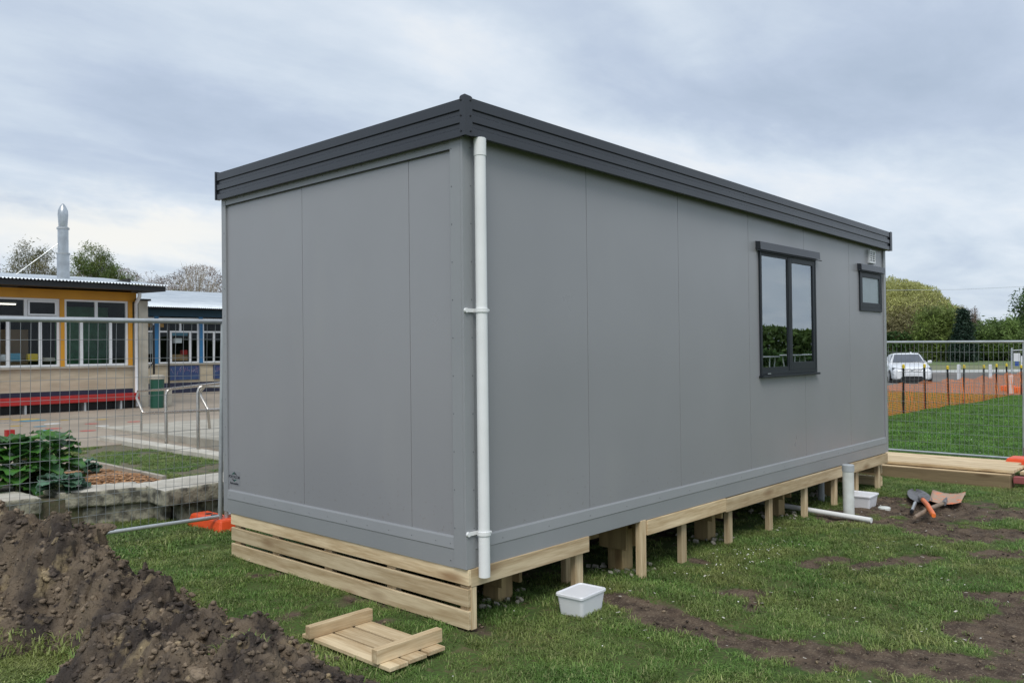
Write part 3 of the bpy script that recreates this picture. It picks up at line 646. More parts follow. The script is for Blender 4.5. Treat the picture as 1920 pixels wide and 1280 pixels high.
s2 = mixc(s1, (.22, .18, .13), mr_(nz(70).outputs['Fac'], .55, .72))
th = N.new('ShaderNodeMath'); th.operation = 'MULTIPLY_ADD'; th.inputs[1].default_value = .5; th.inputs[2].default_value = -.25; Lk.new(nz(50).outputs['Fac'], th.inputs[0])
sm = N.new('ShaderNodeMath'); sm.operation = 'ADD'; Lk.new(at.outputs['Fac'], sm.inputs[0]); Lk.new(th.outputs[0], sm.inputs[1])
Lk.new(mixc(g2, s2, mr_(sm.outputs[0], .22, .62)), b.inputs['Base Color']); b.inputs['Roughness'].default_value = .95; b.inputs['Specular IOR Level'].default_value = .15
bp = N.new('ShaderNodeBump'); bp.inputs['Strength'].default_value = .8; bp.inputs['Distance'].default_value = .02; Lk.new(nz(55, 8).outputs['Fac'], bp.inputs['Height']); Lk.new(bp.outputs[0], b.inputs['Normal'])
ground = npmesh('ground', np.stack([X.ravel(), Y.ravel(), Z.ravel()], 1), fq, gm, None, True)
ground.data.attributes.new('soil', 'FLOAT', 'POINT').data.foreach_set('value', D.ravel().astype(np.float32))
tag(ground, 'flat lawn with worn patches of bare brown soil', 'ground', kind='structure')
def ghz(x, y): return gz(x, y)+(fbm(x*2.2, y*2.2, 3, 4)-.5)*.03

# ---- terrace / court
mb = MB(); mb.box(-30, .56, 5.0, 6.9, .02, .285); tag(mb.build('garden_bed_soil', M['soilbed']), kind='structure')
courtm = mat('court_paving', (.36, .30, .235), .9, 0, (.27, .225, .175), .9, bump=.25, bs=80, det=8)
mb = MB(); mb.box(-30, 26, 9.35, 60, .0, .300); mb.box(2.1, 8, 4.0, 9.35, .0, .300); mb.box(-30, .56, 6.9, 9.35, 0, .3); tag(mb.build('court_paving', courtm), kind='structure')
mb = MB(); mb.box(.56, 2.1, 4.75, 9.35, .0, .285); tag(mb.build('turf_strip', M['soilbed']), kind='structure')
mb = MB()
cm = {'w': (.7, .7, .68), 'y': (.55, .36, .08), 'b': (.08, .27, .38), 'r': (.5, .12, .10)}
for (px, py, w, c) in ((48, 786, 42, 'y'), (62, 788, 40, 'b'), (98, 794, 26, 'w'), (75, 799, 20, 'b'), (100, 803, 26, 'r'), (88, 806, 20, 'b'), (10, 785, 22, 'y'), (191, 786, 20, 'y'), (192, 798, 22, 'w'), (227, 801, 24, 'w'), (252, 790, 24, 'r'), (165, 807, 26, 'r'), (172, 794, 22, 'r'), (120, 787, 16, 'y'), (336, 790, 18, 'w'), (30, 798, 20, 'y')):
    p = onz(px, py, .304); rx = w/2/F*((p-CAM).length); mb.k = 'wybr'.index(c)
    n0 = 18; ry = rx*.9
    mb.add([(p.x+rx*math.cos(6.283*k/n0)*rt.x-ry*math.sin(6.283*k/n0)*rt.y, p.y+rx*math.cos(6.283*k/n0)*rt.y+ry*math.sin(6.283*k/n0)*rt.x, .304) for k in range(n0)], [tuple(range(n0))])
tag(mb.build('court_markings', [mat('mark_'+k, v, .8, 0, tuple(q*.8 for q in v), 20) for k, v in cm.items()]), kind='structure')

# ---- ramp, kerb
mb = MB(); mb.box(1.83, 2.06, 4.6, 10.3, .0, .355); tag(mb.build('concrete_kerb', M['concw'], None, bevel=.01), kind='structure')
mb = MB(); mb.hexa([(2.2, 5.0, .29), (5.5, 5.0, .29), (5.5, 12.6, .29), (2.75, 12.6, .29), (2.2, 5.0, .50), (5.5, 5.0, .50), (5.5, 12.6, .31), (2.75, 12.6, .31)]); tag(mb.build('access_ramp', M['conc'], None, bevel=.01), 'low pale concrete ramp with steel handrails beside the lawn strip', 'ramp')
rail = thing('handrail', 'stainless steel double handrail along the concrete ramp edge', 'handrail', (2.2, 8.5, .3))
A = onz(312, 835, .3); zr = 1.15
def rp(px, py, dep): return atd(px, py, dep)
p1 = atd(265, 813, 14.0); p2 = atd(312, 836, 12.3); p3 = atd(372, 850, 11.3)
t2 = atd(318, 729, 12.35); t3 = atd(380, 722, 11.35); t0 = atd(259, 733, 14.0); t4 = atd(470, 713, 9.6)
k0 = atd(256, 746, 14.0); k1 = atd(268, 774, 13.9)
mb = MB(); mb.tube([k1, k0, t0+Vector((0, 0, -.03)), t0, t2, t3, t4], .021, 10); mb.build('top_rail', M['stainless'], rail, smooth=True)
mb = MB(); mb.tube([k1, atd(312, 773, 12.3), atd(372, 770, 11.3), atd(470, 765, 9.8)], .021, 10); mb.build('lower_rail', M['stainless'], rail, smooth=True)
for base, top, px in ((p2, t2, 312), (p3, t3, 372)):
    v = Vector((base.x, base.y, top.z-.10)); mb = MB(); mb.tube([base, v, v+(top-v)*.35+Vector((0, 0, .035)), top+Vector((0, 0, -.02))], .025, 12); mb.build('rail_post', M['stainless'], rail, smooth=True)
mb = MB(); mb.tube([p1, Vector((p1.x, p1.y, k1.z))], .02, 10); mb.build('rail_post', M['stainless'], rail, smooth=True)
rail2 = thing('handrail', 'stainless steel handrail on the far side of the ramp, next to the cabin corner', 'handrail', (3.1, 8.5, .3))
q0 = atd(376, 733, 12.6); q1 = atd(376, 742, 12.6); q2 = atd(390, 768, 12.5)
mb = MB(); mb.tube([q2, q1, q0, atd(384, 724, 12.6), atd(470, 724, 12.0)], .021, 10); mb.build('top_rail', M['stainless'], rail2, smooth=True)
mb = MB(); mb.tube([q2, atd(470, 765, 12.0)], .021, 10); mb.build('lower_rail', M['stainless'], rail2, smooth=True)
mb = MB(); mb.tube([q2, atd(393, 803, 12.6)], .021, 10); mb.build('rail_post', M['stainless'], rail2, smooth=True)

# ---- garden bed: blocks, board, chips
def block(label, x0, x1, y0, y1, z0, z1, sk_=0.0, seed=0):
    n = 12; bm = bmesh.new(); bmesh.ops.create_cube(bm, size=1); bmesh.ops.subdivide_edges(bm, edges=bm.edges, cuts=n, use_grid_fill=True)
    co = np.array([v.co[:] for v in bm.verts]); c = co.copy(); r = .06
    dim = np.array([x1-x0, y1-y0, z1-z0]); p = co*dim; q = np.clip(p, -dim/2+r*.5, dim/2-r*.5); d = p-q; ln = np.linalg.norm(d, axis=1)+1e-9
    p = q+d*np.minimum(1, r*.5/ln)[:, None]
    p += ((fbm(p[:, 0]*7+seed, p[:, 1]*7+p[:, 2]*9, 4, seed)-.5)*.03)[:, None]*np.sign(co)*(abs(co) > .499)
    x = p[:, 0]+(x0+x1)/2; y = p[:, 1]+(y0+y1)/2+sk_*p[:, 0]; z = p[:, 2]+(z0+z1)/2
    for v, a in zip(bm.verts, np.stack([x, y, z], 1)): v.co = a
    me = bpy.data.meshes.new('concrete_block'); bm.to_mesh(me); bm.free()
    me.polygons.foreach_set('material_index', [1 if q.normal.z > .8 else 0 for q in me.polygons])  # upward faces use paler concrete: clean tops, with sky light painted into the colour
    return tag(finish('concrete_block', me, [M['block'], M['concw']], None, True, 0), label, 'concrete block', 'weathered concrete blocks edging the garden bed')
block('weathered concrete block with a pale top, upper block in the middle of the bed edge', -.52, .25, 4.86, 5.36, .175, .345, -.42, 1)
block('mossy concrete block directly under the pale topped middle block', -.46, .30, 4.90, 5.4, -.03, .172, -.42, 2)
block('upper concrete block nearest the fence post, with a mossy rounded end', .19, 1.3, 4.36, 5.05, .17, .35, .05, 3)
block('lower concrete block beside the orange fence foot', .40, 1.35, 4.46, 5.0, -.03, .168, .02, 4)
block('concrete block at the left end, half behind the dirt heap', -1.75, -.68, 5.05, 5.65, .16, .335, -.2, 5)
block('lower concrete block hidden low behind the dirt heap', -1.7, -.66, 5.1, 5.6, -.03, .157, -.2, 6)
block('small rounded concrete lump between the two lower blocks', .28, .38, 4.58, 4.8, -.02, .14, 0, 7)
mb = MB(); mb.box(.53, .585, 5.15, 7.9, .2, .365); tag(mb.build('edging_board', mat('grey_board', (.42, .38, .32), .9, 0, (.28, .25, .2), 6, stretch=(6, .5, 6)), None, bevel=.004), 'pale weathered board edging the chip bed beside the lawn strip', 'board')
# chips
def chips(n, fn, s0, s1, flat=.3):
    c = fn(n); rot = rng.random((n, 3))*6.28; sz = rng.uniform(s0, s1, n)
    base = np.array([(-1, -.45, 0), (1, -.35, 0), (.8, .45, .1), (-.9, .5, .05)])
    ca, sa = np.cos(rot[:, 0]), np.sin(rot[:, 0]); tl = (rng.random(n)-.5)*1.2
    v = base[None]*sz[:, None, None]; x = v[..., 0]*ca[:, None]-v[..., 1]*sa[:, None]; y = v[..., 0]*sa[:, None]+v[..., 1]*ca[:, None]; z = v[..., 2]+v[..., 0]*tl[:, None]*flat
    v = np.stack([x, y, z], -1)+c[:, None]; return v.reshape(-1, 3), np.arange(n*4).reshape(n, 4)
def fchip(n):
    x = rng.uniform(-.3, .53, n); y = rng.uniform(5.1, 6.6, n); return np.stack([x, y, .30+.02*rng.random(n)+.05*np.exp(-((x-.2)**2+(y-5.6)**2)/.15)], 1)
v, f = chips(5200, fchip, .012, .03); tag(npmesh('bark_chips', v, f, leafmat('chip_mix', (.50, .27, .12), (.34, .17, .075), 12, tl=0)), kind='stuff')
mb = MB(); mb.box(-.4, .53, 5.1, 6.8, .284, .300); tag(mb.build('bark_chip_layer', M['chips']), kind='structure')
mb = MB(); p = atd(18, 812, 13.5); mb.box(p.x-.06, p.x+.06, p.y-.06, p.y+.06, p.z-.05, p.z+.055); mb.tube([(p.x, p.y, .3), (p.x, p.y, p.z-.05)], .015, 8)
tag(mb.build('red_marker', M['red']), 'small red block on a short stake among the kale leaves', 'marker')

# ---- kale
def leaf(base, az, length, width, arch, droop, ruff, nu=9, nv=13, seed=0):
    vs = []; ux = Vector((math.cos(az), math.sin(az), 0)); sd = Vector((-math.sin(az), math.cos(az), 0))
    for i in range(nv):
        s = i/(nv-1); ang = arch-(arch+droop)*s**1.2; 
        if i == 0: p = Vector(base)
        else: p = p+(ux*math.cos(ang)+Vector((0, 0, math.sin(ang))))*(length/(nv-1))
        wv = width*(0.04 if s < .28 else math.sin(math.pi*min(1, (s-.26)/.78)**.75)**.7)
        for j in range(nu):
            u = -1+2*j/(nu-1); e = abs(u)
            w2 = wv*(1+.16*math.sin(s*34+seed)*e)
            nr = Vector((-math.sin(ang)*ux.x, -math.sin(ang)*ux.y, math.cos(ang)))
            vs.append(p+sd*w2*u+nr*(.25*wv*u*u+ruff*e*e*math.sin(s*29+j*2.1+seed*3)+ruff*.4*math.sin(s*17+j*1.3+seed)))
    fs = [(i*nu+j, i*nu+j+1, (i+1)*nu+j+1, (i+1)*nu+j) for i in range(nv-1) for j in range(nu-1)]
    return vs, fs
def kale(label, c, n, hgt, spread, lo, seed, m):
    rnd = random.Random(seed); t = thing('kale_plant', label, 'plant', c, 0, 'leafy vegetables in the raised bed')
    mb = MB(); ms = MB(); ms.tube([c, (c[0], c[1], c[2]+hgt*.7)], [.022, .014], 8)
    for k in range(n):
        s = (k+.5)/n; az = k*2.4+rnd.random()*.5; zb = c[2]+.04+hgt*.62*s
        b0 = (c[0]+rnd.uniform(-.03, .03), c[1]+rnd.uniform(-.03, .03), zb)
        ln = spread*rnd.uniform(.75, 1.15)*(1-.25*s); 
        vs, fs = leaf(b0, az, ln, ln*rnd.uniform(.36, .5), .3+.9*s+rnd.uniform(-.2, .2), lo*(1-s)+.25, .012, seed=k+seed); mb.add(vs, fs)
        ms.tube([b0, vs[3*9+4], vs[6*9+4]-Vector((0, 0, .006))], [.008, .006, .004], 5)
    mb.build('leaves', m, t, smooth=True); ms.build('stalks', M['stem'], t, smooth=True)
k1_ = onz(95, 918, .3)
kale('tall bushy green kale growing behind the fence at the left', (onz(40, 922, .3).x, onz(40, 922, .3).y+.1, .29), 34, .62, .42, .5, 5, M['kale'])
kale('broad leaved kale on the right of the tall one, beside the chips', (onz(96, 905, .3).x, onz(96, 905, .3).y, .29), 30, .60, .38, .6, 9, M['kale'])
kale('kale clump at the left edge of the picture', (onz(-70, 925, .3).x, onz(-70, 925, .3).y, .29), 26, .6, .42, .5, 15, M['kale'])
kale('low bluish kale spilling over the concrete block edge', (onz(118, 922, .33).x, onz(118, 922, .33).y+.05, .31), 22, .06, .27, .35, 21, M['kaleblue'])
kale('small bluish kale among the bark chips', (onz(160, 885, .33).x, onz(160, 885, .33).y, .30), 14, .08, .22, .3, 33, M['kaleblue'])

# ---- dirt heap
crest = [(-220, 905, 6.1), (-90, 935, 5.9), (0, 950, 5.6), (130, 986, 5.2), (210, 1058, 4.9), (330, 1124, 4.4), (480, 1174, 4.12), (600, 1228, 3.92), (690, 1290, 3.75), (770, 1345, 3.6)]
CP = [atd(*c) for c in crest]
gx = np.arange(-3.6, -.2, .0115); gy = np.arange(-2.3, 4.3, .0115); GX, GY = np.meshgrid(gx, gy)
best = np.full(GX.shape, 1e9); hh = np.zeros(GX.shape)
wx_ = GX+(fbm(GX*3, GY*3, 3, 31)-.5)*.25; wy_ = GY+(fbm(GX*3+9, GY*3, 3, 37)-.5)*.25
for p, q in zip(CP[:-1], CP[1:]):
    dx, dy = q.x-p.x, q.y-p.y; t_ = np.clip(((wx_-p.x)*dx+(wy_-p.y)*dy)/(dx*dx+dy*dy), 0, 1)
    d = np.hypot(wx_-p.x-t_*dx, wy_-p.y-t_*dy); h = p.z+(q.z-p.z)*t_; m_ = d < best; best = np.where(m_, d, best); hh = np.where(m_, h, hh)

crest2 = [(-160, 1130, 4.7), (110, 1150, 4.45), (300, 1185, 4.0), (450, 1205, 3.72), (600, 1275, 3.55), (700, 1340, 3.4)]
CP2 = [atd(*c) for c in crest2]; best2 = np.full(GX.shape, 1e9); hh2 = np.zeros(GX.shape)
for p, q in zip(CP2[:-1], CP2[1:]):
    dx, dy = q.x-p.x, q.y-p.y; t_ = np.clip(((wx_-p.x)*dx+(wy_-p.y)*dy)/(dx*dx+dy*dy), 0, 1)
    d = np.hypot(wx_-p.x-t_*dx, wy_-p.y-t_*dy); h = p.z+(q.z-p.z)*t_; m_ = d < best2; best2 = np.where(m_, d, best2); hh2 = np.where(m_, h, hh2)
hh = np.clip(hh-.02, 0, 1); hh2 = np.clip(hh2, 0, 1); wd = .30+.75*hh
pr_ = 1-sst(0, 1, best/wd)**.8
core = np.maximum(hh*pr_, hh2*(1-sst(0, 1, best2/(.30+.6*hh2))**.8))
fg = onz(20, 1262, .02); core = core*sst(.22, .5, np.hypot(GX-fg.x, (GY-fg.y)*1.2)+(fbm(GX*6, GY*6, 3, 3)-.5)*.2)
d1, d2, cid = worley(GX*5.2+(fbm(GX*8, GY*8, 3, 2)-.5)*.8, GY*5.2+(fbm(GX*8+5, GY*8, 3, 5)-.5)*.8, 1)
e1, e2, cid2 = worley(GX*13+(fbm(GX*20, GY*20, 2, 2)-.5)*.8, GY*13, 7)
clod = (cid-.35)*.13*np.clip((d2-d1)*3.2, 0, 1) + (cid2-.4)*.07*np.clip((e2-e1)*3, 0, 1)
f1, f2, cid3 = worley(GX*27, GY*27, 17); clod += (cid3-.4)*.026*np.clip((f2-f1)*3, 0, 1)
clod += (fbm(GX*16, GY*16, 5, 55)-.5)*.05 + (fbm(GX*38, GY*38, 3, 77)-.5)*.03 - .03*np.clip(1-(d2-d1)*7, 0, 1)
env = np.clip(core*5, 0, 1)
ZZ = gz(GX, GY)-.035+core*.97+clod*env*(.55+.6*np.clip(core*2.5, 0, 1))
idx = np.arange(ZZ.size).reshape(ZZ.shape); keep = (core > .012)
fk = keep[:-1, :-1] | keep[1:, 1:] | keep[:-1, 1:] | keep[1:, :-1]
fq = np.stack([idx[:-1, :-1], idx[:-1, 1:], idx[1:, 1:], idx[1:, :-1]], -1)[fk]
V = np.stack([GX.ravel(), GY.ravel(), ZZ.ravel()], 1); used = np.unique(fq); rm = np.zeros(len(V), int); rm[used] = np.arange(len(used))
# sideways jitter so clods overhang
jx = (fbm(GX*9, GY*9, 4, 91)-.5).ravel()*.06; jy = (fbm(GX*9+30, GY*9, 4, 93)-.5).ravel()*.06; V[:, 0] += jx*env.ravel(); V[:, 1] += jy*env.ravel()
VV = [V[used]]; FF = [np.concatenate([rm[fq][:, [0, 1, 2]], rm[fq][:, [0, 2, 3]]])]; off = len(used)
def heapz(x, y):
    i = int((x-gx[0])/.0115); j = int((y-gy[0])/.0115)
    if 0 <= i < len(gx) and 0 <= j < len(gy): return ZZ[j, i], core[j, i]
    return 0, 0
cnt = 0; rnd = random.Random(3)
while cnt < 500:
    x = rnd.uniform(-3.5, -.3); y = rnd.uniform(-2.2, 4.2); z, c = heapz(x, y)
    if c < .02 and rnd.random() > .05: continue
    if c == 0: continue
    r = rnd.uniform(.010, .032) if rnd.random() < .93 else rnd.uniform(.035, .075)
    if c < .08: r = min(r, .03)
    co, fs = lump(cnt, (0, 0, 0), r, 2 if r < .02 else 3 if r < .04 else 4, (1, rnd.uniform(.7, 1.1), rnd.uniform(.5, .85)), .42)
    a = rnd.random()*6.28; co = co @ np.array([[math.cos(a), math.sin(a), 0], [-math.sin(a), math.cos(a), 0], [0, 0, 1]])
    VV.append(co+np.array([x, y, z+r*.1])); FF.append(fs+off); off += len(co); cnt += 1
# thousands of small crumbs resting on and spilling around the heap
cp_ = [lump(900+i, (0, 0, 0), 1, 1 if i % 3 else 2, (1, .8, .65), .5, 12) for i in range(18)]
nn_ = 9000; xx_ = rng.uniform(-3.5, -.25, nn_*3); yy_ = rng.uniform(-2.2, 4.2, nn_*3)
ii = np.clip(((xx_-gx[0])/.0115).astype(int), 0, len(gx)-1); jj = np.clip(((yy_-gy[0])/.0115).astype(int), 0, len(gy)-1); cc = core[jj, ii]; zz_ = ZZ[jj, ii]
kk = np.where(((cc > .02) | ((cc > 0.0) & (rng.random(len(cc)) < .35))))[0][:nn_]
for k in kk:
    co, fs = cp_[k % 18]; r_ = .006+.026*rng.random()**3.2; a = rng.random()*6.28; tl = rng.normal()*.6
    ro = np.array([[math.cos(a), math.sin(a), 0], [-math.sin(a)*math.cos(tl), math.cos(a)*math.cos(tl), math.sin(tl)], [math.sin(a)*math.sin(tl), -math.cos(a)*math.sin(tl), math.cos(tl)]])
    zb_ = max(zz_[k], float(gz(xx_[k], yy_[k])) - .005); VV.append(co @ ro*r_+np.array([xx_[k], yy_[k], zb_+r_*.35])); FF.append(fs+off); off += len(co)
dm, t_, N, Lk, b = nt('dug_clay_soil')
geo = N.new('ShaderNodeNewGeometry')
c1 = mixc((.16, .122, .085), (.052, .041, .034), mr_(nz(4, 8).outputs['Fac'], .40, .60))
c2 = mixc(c1, (.24, .185, .11), mr_(nz(7.3, 6).outputs['Fac'], .60, .70))
c3 = mixc(c2, (.03, .024, .022), mr_(nz(28, 6).outputs['Fac'], .58, .70))
hvs = N.new('ShaderNodeHueSaturation'); rpi = N.new('ShaderNodeMapRange'); rpi.inputs['To Min'].default_value = .8; rpi.inputs['To Max'].default_value = 1.7; Lk.new(geo.outputs['Random Per Island'], rpi.inputs['Value']); Lk.new(rpi.outputs[0], hvs.inputs['Value']); Lk.new(c3, hvs.inputs['Color']); Lk.new(hvs.outputs[0], b.inputs['Base Color']); b.inputs['Roughness'].default_value = .85; b.inputs['Specular IOR Level'].default_value = .25
vo = N.new('ShaderNodeTexVoronoi'); vo.feature = 'DISTANCE_TO_EDGE'; vo.inputs['Scale'].default_value = 17
dist = N.new('ShaderNodeVectorMath'); dist.operation = 'MULTIPLY_ADD'; dist.inputs[1].default_value = (.12, .12, .12); Lk.new(nz(9, 4).outputs['Color'], dist.inputs[0]); Lk.new(geo.outputs['Position'], dist.inputs[2]); Lk.new(dist.outputs[0], vo.inputs['Vector'])
ck = mr_(vo.outputs['Distance'], 0, .06)
hs = N.new('ShaderNodeMath'); hs.operation = 'MULTIPLY_ADD'; hs.inputs[1].default_value = .18; Lk.new(ck, hs.inputs[0]); Lk.new(nz(60, 8).outputs['Fac'], hs.inputs[2])
bp = N.new('ShaderNodeBump'); bp.inputs['Strength'].default_value = .9; bp.inputs['Distance'].default_value = .012; Lk.new(hs.outputs[0], bp.inputs['Height']); Lk.new(bp.outputs[0], b.inputs['Normal'])
heap = npmesh('dirt_heap', np.concatenate(VV), np.concatenate(FF), dm, None, False)
tag(heap, 'heap of freshly dug dark clay soil in the left foreground', 'dirt heap')
# turf lump at right edge
c = onz(1918, 898, -.12); co, fs = lump(77, (c.x+.2, c.y-.06, .01), .17, 4, (1, 1, .75), .3)
o = npmesh('turf_lump', co, fs, dm, None, True); tag(o, 'brown lump of earth with a green weed at the right edge beyond the planks', 'turf lump')
mb = MB()
for k in range(9):
    vs, fs2 = leaf((c.x+.12+random.uniform(-.05, .05), c.y+.06+random.uniform(-.05, .04), .10), k*.8, .11, .03, 1.0, .2, .004, seed=k); mb.add(vs, fs2)
mb.build('weed_leaves', M['l_fresh'], o, smooth=True)

# ================================================================== GRASS
def tuft(name, seed, n, rad, h0, h1, w, m):
    r_ = np.random.default_rng(seed); V = []; Fs = []
    for k in range(n):
        a = r_.random()*6.283; q = rad*math.sqrt(r_.random()); bx, by = q*math.cos(a), q*math.sin(a)
        h = r_.uniform(h0, h1); az = r_.random()*6.283; ln = r_.uniform(.35, 1.9)*h; ww = w*r_.uniform(.7, 1.3); sx, sy = -math.sin(az)*ww, math.cos(az)*ww
        cx, cy = math.cos(az)*ln, math.sin(az)*ln; i = len(V)
        V += [(bx-sx, by-sy, -.004), (bx+sx, by+sy, -.004), (bx+cx*.42+sx*.8, by+cy*.42+sy*.8, h*.62), (bx+cx*.42-sx*.8, by+cy*.42-sy*.8, h*.62), (bx+cx, by+cy, h*r_.uniform(.55, .95))]
        Fs += [(i, i+1, i+2, i+3), (i+3, i+2, i+4)]
    me = bpy.data.meshes.new(name); me.from_pydata(V, [], Fs); me.update(); me.materials.append(m)
    return me
def grassmat(name, a, b2, c):
    m, t, N, L, b = nt(name)
    geo = N.new('ShaderNodeNewGeometry'); oi = N.new('ShaderNodeObjectInfo')
    n = N.new('ShaderNodeTexNoise'); n.inputs['Scale'].default_value = 1.3; n.inputs['Detail'].default_value = 6; L.new(geo.outputs['Position'], n.inputs['Vector'])
    mr = N.new('ShaderNodeMapRange'); mr.inputs['From Min'].default_value = .40; mr.inputs['From Max'].default_value = .66; L.new(n.outputs['Fac'], mr.inputs['Value'])
    mx = N.new('ShaderNodeMix'); mx.data_type = 'RGBA'; mx.inputs['A'].default_value = (*a, 1); mx.inputs['B'].default_value = (*b2, 1); L.new(mr.outputs[0], mx.inputs['Factor'])
    m2 = N.new('ShaderNodeMapRange'); m2.inputs['From Min'].default_value = .80; m2.inputs['From Max'].default_value = 1; L.new(geo.outputs['Random Per Island'], m2.inputs['Value'])
    mx2 = N.new('ShaderNodeMix'); mx2.data_type = 'RGBA'; mx2.inputs['B'].default_value = (*c, 1); L.new(m2.outputs[0], mx2.inputs['Factor']); L.new(mx.outputs['Result'], mx2.inputs['A'])
    hv = N.new('ShaderNodeHueSaturation'); rp = N.new('ShaderNodeMapRange'); rp.inputs['To Min'].default_value = .6; rp.inputs['To Max'].default_value = 1.45; L.new(oi.outputs['Random'], rp.inputs['Value']); L.new(rp.outputs[0], hv.inputs['Value']); L.new(mx2.outputs['Result'], hv.inputs['Color'])
    L.new(hv.outputs[0], b.inputs['Base Color']); b.inputs['Roughness'].default_value = .5; b.inputs['Specular IOR Level'].default_value = .3
    tr = N.new('ShaderNodeBsdfTranslucent'); L.new(hv.outputs[0], tr.inputs['Color']); ms = N.new('ShaderNodeMixShader'); ms.inputs[0].default_value = .3
    L.new(b.outputs[0], ms.inputs[1]); L.new(tr.outputs[0], ms.inputs[2]); L.new(ms.outputs[0], N['Material Output'].inputs['Surface']); return m
GM = grassmat('grass_blades', (.130, .235, .054), (.225, .265, .080), (.42, .42, .20))
GM2 = grassmat('field_grass_blades', (.100, .235, .034), (.135, .265, .042), (.22, .34, .10))
def scatter(name, label, P, S_, meshes, kind='stuff'):
    me = bpy.data.meshes.new(name); me.vertices.add(len(P)); me.vertices.foreach_set('co', np.asarray(P, np.float32).ravel())
    me.attributes.new('sc', 'FLOAT', 'POINT').data.foreach_set('value', np.asarray(S_, np.float32))
    o = bpy.data.objects.new(name, me); COL.objects.link(o)
    col = bpy.data.collections.new(name+'_tufts')
    for i, mm in enumerate(meshes):
        q = bpy.data.objects.new(name+'_tuft', mm); col.objects.link(q)
    ng = bpy.data.node_groups.new(name, 'GeometryNodeTree'); ng.interface.new_socket('Geometry', in_out='INPUT', socket_type='NodeSocketGeometry'); ng.interface.new_socket('Geometry', in_out='OUTPUT', socket_type='NodeSocketGeometry')
    N = ng.nodes; L = ng.links; gi = N.new('NodeGroupInput'); go = N.new('NodeGroupOutput')
    ip = N.new('GeometryNodeInstanceOnPoints'); ci = N.new('GeometryNodeCollectionInfo'); ci.inputs['Collection'].default_value = col; ci.inputs['Separate Children'].default_value = True; ci.inputs['Reset Children'].default_value = True
    L.new(gi.outputs[0], ip.inputs['Points']); L.new(ci.outputs[0], ip.inputs['Instance']); ip.inputs['Pick Instance'].default_value = True
    ri = N.new('FunctionNodeRandomValue'); ri.data_type = 'INT'; ri.inputs['Min'].default_value = 0 if False else 0
    for s_ in ri.inputs:
        if s_.name == 'Max' and s_.type == 'INT': s_.default_value = len(meshes)-1
        if s_.name == 'Min' and s_.type == 'INT': s_.default_value = 0
    L.new([q for q in ri.outputs if q.type == 'INT'][0], ip.inputs['Instance Index'])
    rr = N.new('FunctionNodeRandomValue'); rr.data_type = 'FLOAT'
    for s_ in rr.inputs:
        if s_.name == 'Max' and s_.type == 'VALUE': s_.default_value = 6.283
        if s_.name == 'Seed': s_.default_value = 5
    cb = N.new('ShaderNodeCombineXYZ'); L.new([q for q in rr.outputs if q.type == 'VALUE'][0], cb.inputs[2]); L.new(cb.outputs[0], ip.inputs['Rotation'])
    na = N.new('GeometryNodeInputNamedAttribute'); na.data_type = 'FLOAT'; na.inputs['Name'].default_value = 'sc'; L.new([q for q in na.outputs if q.type == 'VALUE'][0], ip.inputs['Scale'])
    L.new(ip.outputs[0], go.inputs[0]); md = o.modifiers.new('scatter', 'NODES'); md.node_group = ng
    return tag(o, label, 'grass', kind=kind)
def frust(x, y, near, far, ml=-1750, mr=1850):
    dx, dy = x-CAM.x, y-CAM.y; z = dx*fw.x+dy*fw.y; s = (dx*rt.x+dy*rt.y)/np.maximum(z, .01)*F
    return (z > near) & (z < far) & (s > ml) & (s < mr)
def heapcore(x, y):
    i = np.clip(((x-gx[0])/.0115).astype(int), 0, len(gx)-1); j = np.clip(((y-gy[0])/.0115).astype(int), 0, len(gy)-1)
    ins = (x > gx[0]) & (x < gx[-1]) & (y > gy[0]) & (y < gy[-1]); return np.where(ins, core[j, i], 0)
def lawnpts(x0, x1, y0, y1, dens, near, far, s0, s1, extra=None):
    n = int((x1-x0)*(y1-y0)*dens); x = rng.uniform(x0, x1, n); y = rng.uniform(y0, y1, n); k = frust(x, y, near, far); x, y = x[k], y[k]
    d = dirtmask(x, y); thin = np.clip((fbm(x*3.3+7, y*3.3, 5, 61)-.54)*4, 0, .5); k = rng.random(len(x)) > np.maximum(np.clip(d*2.0-.3, 0, .95), thin); x, y, d = x[k], y[k], d[k]
    hc = heapcore(x, y); k = hc < .02; x, y, d = x[k], y[k], d[k]
    if extra is not None: k = extra(x, y); x, y, d = x[k], y[k], d[k]
    s = rng.uniform(s0, s1, len(x))*(.45+1.1*fbm(x*2.6, y*2.6, 4, 40))*(1-.5*np.clip(d*2, 0, 1))
    return np.stack([x, y, ghz(x, y)], 1), s
tf = [tuft('tuft', i, 52, .075, .010, .034, .0021, GM) for i in range(7)]
under = lambda x, y: ~((x > .3) & (x < 7) & (y > .25) & (y < 2.8) & (rng.random(len(x)) > .25)) & (y < 4.95) & ~((x > 7.98) & (y > -1.2) & (x < 9.2)) & ~((x > 6.1) & (x < 7.1) & (y > -1.25) & (y < -.4) & (rng.random(len(x)) > .12))
P1, S1 = lawnpts(-4, 9.8, -4.5, 5.1, 230, 3.3, 14.5, .75, 1.2, under)
scatter('grass', 'short mown lawn grass around the cabin', P1, S1, tf)
tf2 = [tuft('field_tuft', 50+i, 60, .14, .025, .055, .0042, GM2) for i in range(5)]
P2, S2 = lawnpts(9.2, 30, -3, 7, 60, 12, 40, .9, 1.3); scatter('field_grass', 'lush green field grass beyond the right fence', P2, S2, tf2)
n = 3600; x = rng.uniform(.6, 1.83, n); y = rng.uniform(5.0, 9.3, n); k = fbm(x*2.4, y*1.6, 4, 12) < .53
k &= ~((x > 1.45) & (rng.random(n) > .3)) & (rng.random(n) < 1.5-fbm(x*3, y*3, 3, 77)*1.6); x, y = x[k], y[k]
